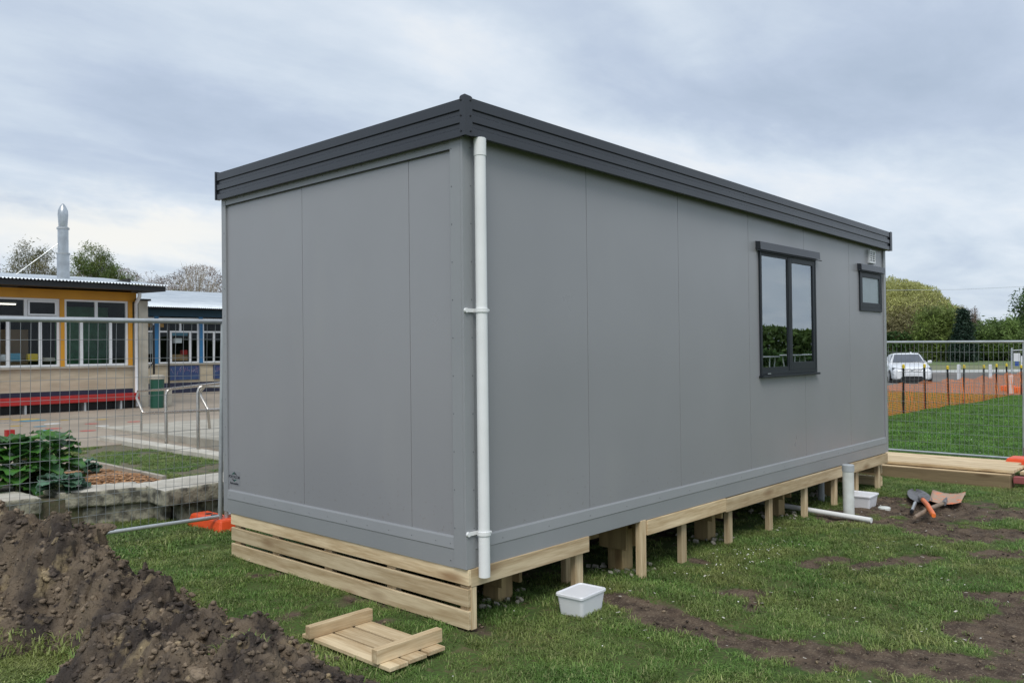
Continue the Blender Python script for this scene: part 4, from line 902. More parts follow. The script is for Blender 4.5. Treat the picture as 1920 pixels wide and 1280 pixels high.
scatter('strip_grass', 'patchy grass on the raised strip behind the blocks', np.stack([x, y, np.full(len(x), .286)], 1), rng.uniform(.7, 1.2, len(x)), tf)
# grass tufts on the heap's near side and around the fence foot
n = 420; x = rng.normal(fg.x, .14, n); y = rng.normal(fg.y, .12, n); hz = np.array([max(heapz(a, b2)[0], float(gz(a, b2))) for a, b2 in zip(x, y)])
pp = np.stack([x, y, hz], 1); q = onz(430, 1262, .12); m2 = 12; x = rng.normal(q.x, .03, m2); y = rng.normal(q.y, .06, m2)
pp = np.concatenate([pp, np.stack([x, y, [heapz(a, b2)[0]+.0 for a, b2 in zip(x, y)]], 1)])
scatter('heap_grass', 'ragged grass at the foot of the dirt heap in the near left corner', pp, rng.uniform(.9, 1.7, len(pp)), tf)
n = 260; x = rng.uniform(-1.3, .5, n); y = 3.75+rng.normal(0, .22, n); scatter('fence_line_grass', 'longer unmown grass under the left fence', np.stack([x, y, ghz(x, y)], 1), rng.uniform(1.4, 2.4, n), tf)
# daisies and soil crumbs
n = 150; x = rng.uniform(-1.5, 9, n); y = rng.uniform(-3.5, 4, n); x2 = rng.uniform(10.8, 26, 170); y2 = rng.uniform(-2.5, 3.5, 170)
cl = rng.normal(0, 1, (50, 2))*[.35, .12]+[3.0, -.35]
x = np.concatenate([x, x2, cl[:, 0]]); y = np.concatenate([y, y2, cl[:, 1]]); V = []; Fs = []
for k in range(len(x)):
    if abs(x[k]-3.7) < 3.5 and y[k] > .1 and y[k] < 3: continue
    r_ = rng.uniform(.003, .007)*(1 if x[k] < 10 else 1.5); z = float(ghz(x[k], y[k]))+rng.uniform(.025, .04); i = len(V); tl = rng.normal(0, .4, 2)
    V += [(x[k]+r_*math.cos(a), y[k]+r_*math.sin(a), z+r_*(tl[0]*math.cos(a)+tl[1]*math.sin(a))) for a in np.arange(6)*1.047]; V += [(x[k], y[k], z+.003)]; Fs += [(i+j, i+(j+1) % 6, i+6) for j in range(6)]
tag(npmesh('daisies', V, Fs, mat('petal_white', (.75, .75, .7), .7)), kind='stuff')
VV = []; FF = []; off = 0; proto = [lump(200+i, (0, 0, 0), 1, 2, (1, .8, .6), .4) for i in range(8)]
n = 30000; x = rng.uniform(-1.5, 7.5, n); y = rng.uniform(-3, 2.5, n); d = dirtmask(x, y); k = (d > .45) & frust(x, y, 3, 14); x, y = x[k], y[k]
x, y = x[:4200], y[:4200]
for k in range(len(x)):
    co, fs = proto[k % 8]; r_ = .003+.014*rng.random()**3; a = rng.random()*6.28
    ro = np.array([[math.cos(a), math.sin(a), 0], [-math.sin(a), math.cos(a), 0], [0, 0, 1]])
    VV.append(co @ ro*r_+np.array([x[k], y[k], float(ghz(x[k], y[k]))-.006+r_*.3])); FF.append(fs+off); off += len(co)
tag(npmesh('soil_crumbs', np.concatenate(VV), np.concatenate(FF), dm, None, True), kind='stuff')
v, f = chips(150, lambda n: np.stack([x_ := rng.uniform(.5, 6.8, n), y_ := rng.normal(-.9, .9, n), ghz(x_, y_)+.02], 1), .006, .016); tag(npmesh('sawn_wood_scraps', v, f, mat('scrap_white', (.6, .57, .5), .8)), kind='stuff')

# ================================================================== SCHOOL
def school_window(par, x0, x1, y, lows, ups, z0, zt, z1, fr, glass, w=.055):
    mb = MB(); mb.box(x0, x1, y-.03, y+.03, z0-.05, z0); mb.box(x0, x1, y-.03, y+.03, zt-.03, zt+.03); mb.box(x0, x1, y-.03, y+.03, z1-.045, z1)
    mb.box(x0, x0+w, y-.028, y+.028, z0, zt-.03); mb.box(x1-w, x1, y-.028, y+.028, z0, zt-.03); mb.box(x0, x0+w, y-.028, y+.028, zt+.03, z1-.045); mb.box(x1-w, x1, y-.028, y+.028, zt+.03, z1-.045)
    for m_ in lows: mb.box(m_-.033, m_+.033, y-.026, y+.026, z0, zt-.03)
    for m_ in ups: mb.box(m_-.035, m_+.035, y-.026, y+.026, zt+.03, z1-.045)
    o = mb.build('window', fr, par); mb = MB(); mb.box(x0+.02, x1-.02, y+.0, y+.004, z0, z1-.03); mb.build('pane', glass, o); return o
A = thing('classroom_block', 'low concrete classroom block with yellow framed windows and a steel flue', 'building', (1, 18, .3))
mb = MB(); mb.box(-4.5, 5.74, 18.0, 18.2, .3, 1.33); mb.build('wall', M['school'], A)
mb = MB(); mb.box(-4.5, 5.74, 17.94, 18.2, 1.331, 1.375); mb.build('window_ledge', M['conc'], A)
mb = MB(); mb.box(5.745, 5.98, 17.85, 26, .3, 3.02); mb.build('end_pier', M['conc'], A)
mb = MB(); mb.box(5.70, 6.05, 17.82, 26, 3.022, 3.07); mb.build('pier_cap', M['black'], A)
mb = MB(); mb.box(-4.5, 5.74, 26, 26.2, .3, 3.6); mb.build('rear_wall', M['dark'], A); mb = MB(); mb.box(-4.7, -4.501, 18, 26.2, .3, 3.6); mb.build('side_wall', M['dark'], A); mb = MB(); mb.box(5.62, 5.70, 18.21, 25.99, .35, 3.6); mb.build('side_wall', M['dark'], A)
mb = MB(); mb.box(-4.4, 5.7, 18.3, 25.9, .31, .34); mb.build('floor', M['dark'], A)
mb = MB(); mb.box(-4.5, 5.74, 17.97, 18.15, 3.003, 3.225); mb.build('yellow_beam', M['yellow'], A)
for x in (.80-.1, 2.31, 3.92, 5.535):
    mb = MB(); mb.box(x, x+.10, 17.965, 18.1, 1.376, 3.0); mb.build('yellow_mullion', M['yellow'], A)
school_window(A, 4.022, 5.532, 18.03, (4.42, 5.11), (4.767,), 1.43, 2.55, 3.0, M['white'], M['glass2'])
school_window(A, 2.412, 3.918, 18.03, (2.814, 3.499), (3.187,), 1.43, 2.55, 3.0, M['white'], M['glass2'])
school_window(A, .802, 2.308, 18.03, (1.2, 1.9), (1.55,), 1.43, 2.55, 3.0, M['white'], M['glass2'])
school_window(A, -.81, .698, 18.03, (-.4, .29), (-.05,), 1.43, 2.55, 3.0, M['white'], M['glass2'])
mb = MB(); ring(mb, 3.225, 3.86, 2.59, 2.95, 17.99, 18.0, .045); mb.build('opening_sash', M['white'], A)
# roof, corrugated front edge
def corr(par, x0, x1, y0, y1, z0, z1, pitch=.076, amp=.014):
    n = int((x1-x0)/pitch*8); xs_ = np.linspace(x0, x1, n); zz = amp*np.sin(2*np.pi*(xs_-x0)/pitch)
    v = np.concatenate([np.stack([xs_, np.full(n, y0), z0+zz], 1), np.stack([xs_, np.full(n, y1), z1+zz], 1), np.stack([xs_, np.full(n, y0), z0+zz-.006], 1)])
    f = [(i, i+1, n+i+1, n+i) for i in range(n-1)]+[(i, 2*n+i, 2*n+i+1, i+1) for i in range(n-1)]; return npmesh('roof', v, f, M['roof'], par, True)
corr(A, -4.9, 6.3, 17.35, 21.6, 3.40, 3.87); corr(A, -4.9, 6.3, 21.6, 26.4, 3.87, 3.6)
mb = MB(); mb.hexa([(-4.9, 17.42, 3.25), (6.25, 17.42, 3.25), (6.25, 26, 3.45), (-4.9, 26, 3.45), (-4.9, 17.42, 3.375), (6.25, 17.42, 3.375), (6.25, 26, 3.55), (-4.9, 26, 3.55)]); mb.build('eave_board', M['black'], A)
# bench
bn = thing('long_bench', 'long red bench against the concrete wall below the yellow windows', 'bench', (1, 17.8, .3))
mb = MB(); mb.box(-4.3, 5.66, 17.62, 17.66, .51, .69); mb.build('front_board', M['red'], bn, bevel=.01)
mb = MB(); mb.box(-4.3, 5.66, 17.662, 17.99, .64, .67); mb.build('seat', M['red'], bn)
mb = MB(); mb.box(-4.3, 5.66, 17.94, 17.97, .30, .63); mb.build('back_panel', M['black'], bn)
mb = MB(); mb.box(-4.3, 5.64, 17.965, 17.995, .68, .79); mb.build('wall_board', M['navy'], bn)
for x in (-2.9, -1.4, .1, 1.6, 3.05, 4.35, 5.2):
    mb = MB(); mb.box(x, x+.045, 17.67, 17.93, .3, .638); mb.build('leg', M['galv'], bn)
# downpipe of the school
mb = MB(); mb.tube([(5.66, 17.6, 3.2), (5.66, 17.6, 3.1), (5.70, 17.90, 2.95), (5.70, 17.90, .62), (5.66, 17.75, .33)], .045, 10); mb.build('downpipe', M['white'], A, smooth=True)
# lit strip lights and things on the sill inside
for (xa, xb, y, z) in ((1.3, 3.75, 20.5, 3.0), (.8, 3.1, 21.8, 2.98)):
    t = thing('strip_light', 'lit fluorescent strip light inside the yellow classroom, '+('front row' if y < 21 else 'back row'), 'light', (xa, y, z), 0, 'classroom strip lights')
    mb = MB(); mb.box(xa, xb, y, y+.1, z, z+.05); mb.build('fitting', M['white'], t); mb = MB(); mb.box(xa+.02, xb-.02, y+.02, y+.08, z-.03, z-.002); mb.build('tube', M['lamp'], t)
for (xa, xb, za, zb_, yy, mm, lb) in ((4.3, 5.6, 1.2, 2.9, 19.4, 'l_dark', 'dark green display board deep inside the yellow classroom'), (2.9, 3.7, 1.2, 2.3, 19.5, 'wold', 'brown shelf unit deep inside the yellow classroom'), (1.7, 2.6, 1.4, 2.5, 19.6, 'navy', 'navy pin board deep inside the yellow classroom')):
    mb = MB(); mb.box(xa, xb, yy, yy+.05, za, zb_); tag(mb.build('display_board', {'l_dark': mat('board_green', (.10, .32, .16), .8, 0, (.07, .22, .10), 5), 'wold': M['card'], 'navy': mat('board_blue', (.08, .14, .34), .8, 0, (.3, .2, .2), 6)}[mm]), lb, 'board')
def sill_item(name, label, px0, px1, pyt, pyb, y, m, bev=.02):
    a = pxdir(px0, pyb); a = CAM+a*((y-CAM.y)/a.y); b = pxdir(px1, pyt); b = CAM+b*((y-CAM.y)/b.y)
    mb = MB(); mb.box(a.x, b.x, y, y+.2, a.z, b.z); return tag(mb.build(name, m, None, bevel=bev), label, name.replace('_', ' '))
sill_item('blue_crate', 'pale blue crate inside the yellow window at the left', 19, 40, 662, 678, 18.3, M['bplast'])
sill_item('white_bag', 'rounded white bag on the sill at the picture left edge', 0, 15, 664, 678, 18.3, M['white'], .05)
sill_item('yellow_box', 'yellow plastic box on the sill inside the yellow classroom', 53, 72, 663, 677, 18.3, M['yplast'])
sill_item('folded_cloths', 'low pile of pale cloths on the sill next to the yellow box', 84, 104, 670, 678, 18.3, M['concw'])
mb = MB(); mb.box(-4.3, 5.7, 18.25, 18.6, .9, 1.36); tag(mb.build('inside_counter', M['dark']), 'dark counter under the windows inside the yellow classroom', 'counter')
# flue
fl = thing('steel_flue', 'tall steel flue with bullet cowl on the classroom roof', 'flue', (3.96, 18.6, 3.4))
fx, fy = 4.25, 18.7; 
mb = MB(); mb.tube([(fx, fy, 3.40), (fx, fy, 4.18)], .142, 24); mb.tube([(fx, fy, 4.181), (fx, fy, 4.84)], .122, 24); mb.build('flue_pipe', M['flue'], fl, smooth=False)
for z, r_ in ((4.17, .158), (4.80, .145)): mb = MB(); mb.tube([(fx, fy, z-.02), (fx, fy, z+.02)], r_, 24); mb.build('collar', M['pvcgrey'], fl)
mb = MB(); mb.tube([(fx, fy, 4.845), (fx, fy, 4.90), (fx, fy, 5.15), (fx, fy, 5.25), (fx, fy, 5.36), (fx, fy, 5.42)], [.100, .104, .120, .112, .066, .018], 20); mb.build('cowl', M['flue'], fl, smooth=True)
mb = MB(); mb.tube([(fx, fy, 3.37), (fx, fy, 3.52)], [.19, .16], 20); mb.build('flashing_boot', M['black'], fl)
mb = MB(); mb.tube([(fx-.1, fy, 4.43), (fx-1.03, fy+.1, 3.6)], .009, 6); mb.build('stay', M['galv'], fl); mb = MB(); mb.tube([(fx+.1, fy, 4.43), (fx+.42, fy+1.2, 3.55)], .009, 6); mb.build('stay', M['galv'], fl)
# block B
Bk = thing('blue_classroom_block', 'low classroom block with blue window posts, set back beside the yellow one', 'building', (10, 24.5, .3)); yb = 24.5
mb = MB(); mb.box(5.985, 22, yb, yb+.2, .3, 1.27); mb.build('wall', M['school'], Bk)
mb = MB(); mb.box(5.985, 22, yb-.02, yb-.001, .3, .66); mb.build('plinth', M['navy'], Bk)
mb = MB(); mb.box(5.985, 22, yb-.06, yb+.1, 1.272, 1.32); mb.build('window_ledge', M['conc'], Bk)
mb = MB(); mb.box(5.985, 22, yb-.04, yb+.1, 2.94, 3.19); mb.build('teal_fascia', M['teal'], Bk)
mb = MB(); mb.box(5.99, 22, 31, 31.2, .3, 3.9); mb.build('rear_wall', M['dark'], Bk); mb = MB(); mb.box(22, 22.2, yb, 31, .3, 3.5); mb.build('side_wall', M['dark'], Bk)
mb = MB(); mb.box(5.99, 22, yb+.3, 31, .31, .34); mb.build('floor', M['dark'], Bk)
mb = MB(); mb.box(5.99, 22.4, yb-.55, 31, 3.191, 3.215); mb.build('eave_soffit', M['black'], Bk)
corr(Bk, 5.99, 22.5, yb-.6, 31.2, 3.235, 4.35)
for k in range(8):
    x = 7.6+1.575*k
    mb = MB(); mb.box(x-.07, x+.07, yb-.05, yb+.05, 1.321, 2.938); mb.build('blue_post', M['blue'], Bk)
    if k < 7: school_window(Bk, x+.072, x+1.503, yb, (x+.50, x+1.19), (x+.84,), 1.38, 2.42, 2.90, M['white'], M['glass2'], .05)
for i, (x0, x1) in enumerate(((9.62, 10.70), (11.22, 12.30), (12.9, 13.9))):
    mb = MB(); mb.box(x0, x1, yb-.035, yb-.002, .75, 1.24); mu = mb.build('mural_panel', M['mural'], Bk)
    mb = MB(); rnd = random.Random(i)
    for k in range(11):
        xx = x0+.08+(x1-x0-.16)*rnd.random(); zz = .92+.25*rnd.random(); pts = [(xx+rnd.uniform(-.06, .06), yb-.037, zz+rnd.uniform(-.12, .12)) for _ in range(4)]; mb.tube(pts, .007, 4)
    mb.build('painted_strokes', mat('mural_strokes'+str(i), (.35, .38, .5), .7, 0, (.3, .16, .22), 3), mu)
sill_item('cardboard_box', 'cardboard box inside the blue framed window', 322, 352, 664, 676, yb+.25, M['card'], 0)
sill_item('paper_notice', 'white paper notice stuck in the blue framed window', 328, 341, 634, 643, yb+.03, M['white'], 0)
sill_item('red_flower_pot', 'small red pot with leaves behind the blue framed window', 342, 352, 656, 665, yb+.2, M['red'])
sill_item('wall_poster', 'blue and white poster strip high inside the blue framed window', 320, 352, 622, 629, yb+.3, M['bplast'], 0)
sill_item('towels', 'pale towels hanging inside the leftmost blue window', 281, 288, 624, 663, yb+.3, M['white'], 0)
sill_item('orange_reflection', 'orange strip standing in for a reflected streak in the blue classroom window', 272, 307, 607, 613, yb+.2, M['yellow'], 0)  # orange strip added to imitate a streak reflected in the glass
# bin, planter, poles
t = thing('litter_bin', 'dark green round litter bin standing by the concrete pier', 'bin', (5.98, 17.2, .3)); bx, by = 5.93, 17.25
mb = MB(); mb.tube([(bx, by, .3), (bx, by, 1.02)], [.155, .175], 24); mb.build('bin_body', M['green'], t, smooth=False)
mb = MB(); mb.tube([(bx, by, 1.02), (bx, by, 1.10), (bx, by, 1.13)], [.185, .185, .14], 24); mb.build('bin_rim', M['conc'], t)
p = onz(311, 761, .3); mb = MB(); mb.box(p.x-.17, p.x+.17, p.y, p.y+.5, .3, .72); tag(mb.build('concrete_planter', M['conc'], None, bevel=.01), 'square concrete planter box beside the green bin', 'planter')
for px, nm in ((289, 'left black pole in front of the blue classroom'), (317, 'right black pole in front of the blue classroom')):
    a = onz(px, 742, .3); mb = MB(); mb.tube([(a.x, a.y, .3 if px > 300 else 1.0), (a.x, a.y, 2.6)], .035, 8)
    if px < 300: mb.tube([(a.x, a.y, 1.4), (a.x-.5, a.y, .9)], .025, 8)
    tag(mb.build('black_pole', M['black']), nm, 'pole', 'black poles')

# ================================================================== RIGHT BACKGROUND
mb = MB(); pts = [onz(1560, 727, -.126), onz(1700, 733, -.126), onz(1790, 739, -.126), onz(2400, 745, -.126), onz(2500, 694, -.126), onz(1500, 700, -.126)]
mb.add(pts, [tuple(range(6))]); tag(mb.build('car_park', mat('old_asphalt', (.17, .155, .14), .9, 0, (.12, .11, .10), .4), None), kind='structure')
mb = MB(); a = onz(1700, 699, -.13); b = onz(1950, 696.5, -.13); d = (b-a).normalized(); mb.obox((a+b)/2+Vector((0, 0, .06)), d*((b-a).length*1.2), Vector((-d.y, d.x, 0))*.12, (0, 0, .10)); tag(mb.build('white_kerb', M['white']), kind='structure')
mb = MB(); pts = [onz(1400, 697, -.124), onz(2500, 694, -.124), onz(2500, 683, -.124), onz(1400, 685, -.124)]; mb.add(pts, [(0, 1, 2, 3)]); tag(mb.build('dry_verge', mat('dry_grass', (.18, .20, .10), .95, 0, (.15, .16, .08), .3)), kind='structure')
mb = MB(); pts = [onz(1400, 684.6, -.120), onz(2500, 682.6, -.120), onz(2500, 661, -.120), onz(1400, 664, -.120)]; mb.add(pts, [(0, 1, 2, 3)]); tag(mb.build('far_field', mat('far_grass', (.10, .16, .05), .95, 0, (.13, .17, .06), .1)), kind='structure')
# pickets & netting
pk = [(1694, 777), (1735, 769), (1779, 762), (1807, 759), (1844, 753), (1868, 747), (1890, 743), (1915, 741)]
tops = [688, 687, 690, 688, 688, 686, 685, 688]
proto_ = None
xl = [onz(*q, -.13) for q in pk]
labs = ['leftmost black picket with a yellow cap, in front of the white car bonnet', 'second black picket from the left, beside the car wing', 'third black picket, just left of the first white bollard', 'fourth black picket, right of the first white bollard', 'fifth black picket, just left of the second white bollard', 'sixth black picket, right of the second white bollard', 'seventh black picket, in front of the far road', 'last black picket at the right edge of the picture']
for i, (p, q, ty) in enumerate(zip(xl, pk, tops)):
    dpt = (p-CAM).dot(fw); h = (q[1]-ty)/F*dpt
    t = thing('steel_picket', labs[i], 'picket', (p.x, p.y, -.13), 0, 'black steel pickets holding the orange netting')
    lean = Vector(((random.random()-.5)*.08, (random.random()-.5)*.08, 0)); top = Vector((p.x, p.y, -.13+h))+lean
    mb = MB()
    for k in range(3):
        a = R(90+120*k); dd = Vector((math.cos(a), math.sin(a), 0))*.03; sdv = Vector((-math.sin(a), math.cos(a), 0))*.004
        b0 = Vector((p.x, p.y, -.2)); mb.hexa([b0-sdv, b0+sdv, b0+dd+sdv, b0+dd-sdv, top-sdv, top+sdv, top+dd+sdv, top+dd-sdv])
    mb.build('stake', M['black'], t); mb = MB(); mb.tube([top-Vector((0, 0, .03)), top+Vector((0, 0, .05)), top+Vector((0, 0, .075))], [.036, .036, .015], 10); mb.build('cap', M['yplast'], t)
nm_, t_, N, Lk, b = nt('orange_netting'); b.inputs['Base Color'].default_value = (1, .27, .06, 1); b.inputs['Roughness'].default_value = .6
uv = N.new('ShaderNodeTexCoord'); sp = N.new('ShaderNodeSeparateXYZ'); Lk.new(uv.outputs['Object'], sp.inputs[0])
def saw(o, k, th_):
    m1 = N.new('ShaderNodeMath'); m1.operation = 'MULTIPLY'; m1.inputs[1].default_value = k; Lk.new(o, m1.inputs[0]); m2 = N.new('ShaderNodeMath'); m2.operation = 'FRACT'; Lk.new(m1.outputs[0], m2.inputs[0])
    m3 = N.new('ShaderNodeMath'); m3.operation = 'LESS_THAN'; m3.inputs[1].default_value = th_; Lk.new(m2.outputs[0], m3.inputs[0]); return m3.outputs[0]
mxx = N.new('ShaderNodeMath'); mxx.operation = 'MAXIMUM'; Lk.new(saw(sp.outputs['X'], 14, .26), mxx.inputs[0]); Lk.new(saw(sp.outputs['Z'], 22, .26), mxx.inputs[1])
tr = N.new('ShaderNodeBsdfTransparent'); ms = N.new('ShaderNodeMixShader'); Lk.new(mxx.outputs[0], ms.inputs[0]); Lk.new(tr.outputs[0], ms.inputs[1]); Lk.new(b.outputs[0], ms.inputs[2]); Lk.new(ms.outputs[0], N['Material Output'].inputs['Surface'])
P = [onz(1560, 800, -.13)]+xl+[onz(2100, 735, -.13)]; V = []; Fs = []
for i in range(len(P)-1):
    for k in range(13):
        if k == 12 and i < len(P)-2: continue
        s = k/12; q = P[i].lerp(P[i+1], s); sag = .07*math.sin(math.pi*s); V += [(q.x, q.y, -.16), (q.x+random.uniform(-.01, .01), q.y+random.uniform(-.05, .05), .25), (q.x, q.y+.03*math.sin(s*9), .70-sag)]
for i in range(len(V)//3-1):
    for k in (0, 1): a = i*3+k; Fs.append((a, a+3, a+4, a+1))
tag(npmesh('orange_netting', V, Fs, nm_, None, True), 'orange plastic barrier netting strung between the pickets', 'netting')
# bollards & red feet
for (px, pt, pb, lab) in ((1798, 683, 711, 'first white timber bollard right of the car'), (1857, 683, 709, 'second white timber bollard right of the car'), (1896, 703, 737, 'white bollard seen through the netting near the right edge')):
    p = onz(px, pb, -.13); dpt = (p-CAM).dot(fw); h = (pb-pt)/F*dpt; mb = MB(); mb.box(p.x-.07, p.x+.07, p.y-.07, p.y+.07, -.2, -.13+h-.02); mb.hexa([(p.x-.07, p.y-.07, -.13+h-.02), (p.x+.07, p.y-.07, -.13+h-.02), (p.x+.07, p.y+.07, -.13+h-.02), (p.x-.07, p.y+.07, -.13+h-.02), (p.x-.04, p.y-.04, -.13+h), (p.x+.04, p.y-.04, -.13+h), (p.x+.04, p.y+.04, -.13+h), (p.x-.04, p.y+.04, -.13+h)])
    tag(mb.build('bollard', M['white']), lab, 'bollard', 'white bollards')
for px, py, lab in ((1890, 725, 'red barrier foot left of the rear white bollard'), (1912, 728, 'red barrier foot at the right edge behind the netting')):
    p = onz(px, py+8, -.13); mb = MB(); mb.box(p.x-.25, p.x+.25, p.y-.2, p.y+.2, -.13, .08); tag(mb.build('barrier_foot', M['orange'], None, bevel=.03), lab, 'barrier foot', 'red barrier feet')
# sign stand
p = onz(1903, 712, -.13); t = thing('notice_board', 'metal framed notice board with blue and white sheets near the right edge', 'sign', (p.x, p.y, -.13)); dpt = (p-CAM).dot(fw); u = dpt/F
sx = rt.x; sy = rt.y
def sp_(px, py, o=0): q = atd(px, py, dpt-o); return q
mb = MB(); mb.tube([sp_(1897, 712), sp_(1897, 652)], .04, 8); mb.tube([sp_(1897, 657), sp_(1935, 655)], .03, 8); mb.tube([sp_(1934, 712), sp_(1934, 652)], .04, 8); mb.build('frame', M['galv'], t)
mb = MB(); mb.hexa([sp_(1900, 677), sp_(1913, 677), sp_(1913, 677, .05), sp_(1900, 677, .05), sp_(1900, 662), sp_(1913, 662), sp_(1913, 662, .05), sp_(1900, 662, .05)]); mb.build('white_sheet', M['white'], t)
mb = MB(); mb.hexa([sp_(1903, 686, -.02), sp_(1911, 686, -.02), sp_(1911, 686, .05), sp_(1903, 686, .05), sp_(1903, 677.5, -.02), sp_(1911, 677.5, -.02), sp_(1911, 677.5, .05), sp_(1903, 677.5, .05)]); mb.build('blue_sheet', mat('sign_blue', (.03, .09, .35), .5), t)
mb = MB(); mb.hexa([sp_(1914, 688), sp_(1932, 688), sp_(1932, 688, .05), sp_(1914, 688, .05), sp_(1914, 667), sp_(1932, 667), sp_(1932, 667, .05), sp_(1914, 667, .05)]); mb.build('white_sheet', M['white'], t)
# power line
mb = MB(); a = atd(1500, 546, 75); b = atd(2100, 529, 75); mb.tube([a, a.lerp(b, .5)-Vector((0, 0, .25)), b], .018, 4); tag(mb.build('power_line', M['galv']), 'thin overhead wire crossing the sky above the trees at the right', 'cable')

# ---- car
cp = atd(1699, 690, 41.5); heading = math.atan2(CAM.y-cp.y, CAM.x-cp.x)+R(7)
car = thing('parked_car', 'white family car parked nose towards the fence beyond the netting', 'car', (cp.x, cp.y, -.16), heading)
Mw = Matrix.Translation((cp.x, cp.y, -.16)) @ Matrix.Rotation(heading, 4, 'Z')
def cx(p): return Mw @ Vector(p)      # +x is the nose
def loftc(mb, st):
    rings = []
    for x, pts in st: rings.append([cx((x, y, z)) for y, z in pts]+[cx((x, -y, z)) for y, z in pts[::-1]])
    n = len(rings[0]); fs = [tuple(range(n)), tuple((len(rings)-1)*n+k for k in range(n))]
    for i in range(len(rings)-1): fs += [(i*n+k, i*n+(k+1) % n, (i+1)*n+(k+1) % n, (i+1)*n+k) for k in range(n)]
    mb.add([v for r_ in rings for v in r_], fs)
mb = MB()
def sec(w, zb, zm, zt, c=.0): return [(w*.90, zb), (w*.98, zb+.08), (w, zm), (w*.97, zt-.10), (w*.86, zt-.02), (w*.4, zt+.015)]
loftc(mb, [(2.12, sec(.70, .24, .40, .62)), (2.05, sec(.80, .20, .48, .70)), (1.85, sec(.88, .18, .55, .80)), (1.3, sec(.91, .20, .6, .90)), (.75, sec(.92, .2, .62, .99)), (-1.6, sec(.92, .2, .62, .98)), (-2.2, sec(.86, .25, .6, .9))])
mb.build('body', M['carwhite'], car, smooth=False, bevel=.02)
mb = MB(); gs = lambda w, wt, z0, z1: [(w, z0), (w*.98, z0+.1), (wt, z1-.05), (wt*.9, z1), (wt*.4, z1+.01)]
loftc(mb, [(.80, gs(.80, .79, .96, .99)), (.10, gs(.80, .62, .96, 1.40)), (-.1, gs(.80, .62, .96, 1.44)), (-1.3, gs(.79, .60, .96, 1.42)), (-2.0, gs(.76, .7, .9, 1.0))]); mb.build('cabin_top', M['carwhite'], car)
mb = MB(); mb.hexa([cx((.815, -.70, 1.0)), cx((.815, .70, 1.0)), cx((.79, .70, .985)), cx((.79, -.70, .985)), cx((.16, -.55, 1.385)), cx((.16, .55, 1.385)), cx((.10, .55, 1.37)), cx((.10, -.55, 1.37))]); mb.build('windscreen', M['carglass'], car)
for s_ in (-1, 1):
    mb = MB(); mb.hexa([cx((.6, s_*.79, 1.02)), cx((-1.5, s_*.79, 1.02)), cx((-1.5, s_*.81, 1.02)), cx((.6, s_*.81, 1.02)), cx((.05, s_*.62, 1.36)), cx((-1.2, s_*.61, 1.36)), cx((-1.2, s_*.66, 1.36)), cx((.05, s_*.665, 1.36))]); mb.build('side_glass', M['carglass'], car)
    mb = MB(); mb.obox(cx((.55, s_*.99, 1.02)), (Mw.to_3x3() @ Vector((.05, 0, 0))), (Mw.to_3x3() @ Vector((0, .09, 0))), (0, 0, .065)); mb.obox(cx((.55, s_*.88, .98)), (Mw.to_3x3() @ Vector((.03, 0, 0))), (Mw.to_3x3() @ Vector((0, .05, 0))), (0, 0, .02)); mb.build('mirror', M['carwhite'], car, bevel=.02)
    mb = MB(); mb.hexa([cx((2.10, s_*.42, .64)), cx((1.93, s_*.86, .66)), cx((1.80, s_*.84, .66)), cx((1.95, s_*.42, .64)), cx((2.06, s_*.42, .72)), cx((1.87, s_*.86, .78)), cx((1.75, s_*.84, .78)), cx((1.9, s_*.42, .72))]); mb.build('headlight', M['carglass'], car)
    mb = MB(); mb.hexa([cx((2.125, s_*.06, .58)), cx((2.125, s_*.38, .58)), cx((2.0, s_*.38, .58)), cx((2.0, s_*.06, .58)), cx((2.09, s_*.04, .70)), cx((2.09, s_*.42, .70)), cx((1.98, s_*.42, .70)), cx((1.98, s_*.04, .70))]); mb.build('grille', M['black'], car)
    mb = MB(); mb.hexa([cx((2.10, s_*.50, .36)), cx((2.0, s_*.82, .40)), cx((1.9, s_*.82, .40)), cx((1.95, s_*.5, .36)), cx((2.10, s_*.58, .44)), cx((1.99, s_*.82, .54)), cx((1.9, s_*.82, .54)), cx((1.95, s_*.58, .44))]); mb.build('fog_recess', M['black'], car)
    for wx in (1.35, -1.4):
        mb = MB(); mb.tube([cx((wx, s_*.74, .32)), cx((wx, s_*.935, .32))], .33, 20); wh = mb.build('wheel', M['tyre'], car); mb = MB(); mb.tube([cx((wx, s_*.93, .32)), cx((wx, s_*.945, .32))], .21, 16); mb.build('rim', M['galv'], wh)
mb = MB(); mb.hexa([cx((2.14, -.55, .22)), cx((2.14, .55, .22)), cx((2.0, .55, .22)), cx((2.0, -.55, .22)), cx((2.145, -.42, .36)), cx((2.145, .42, .36)), cx((2.0, .42, .36)), cx((2.0, -.42, .36))]); mb.build('lower_intake', M['black'], car)
mb = MB(); mb.tube([cx((2.10, 0, .64)), cx((2.14, 0, .64))], .055, 14); mb.build('badge', M['galv'], car)
mb = MB(); mb.obox(cx((2.15, 0, .42)), Mw.to_3x3() @ Vector((.008, 0, 0)), Mw.to_3x3() @ Vector((0, .22, 0)), (0, 0, .055)); mb.build('number_plate', M['white'], car)
mb = MB(); mb.obox(cx((-.3, .25, 1.47)), Mw.to_3x3() @ Vector((.1, 0, 0)), Mw.to_3x3() @ Vector((0, .03, 0)), (0, 0, .04)); mb.build('roof_aerial', M['carwhite'], car)

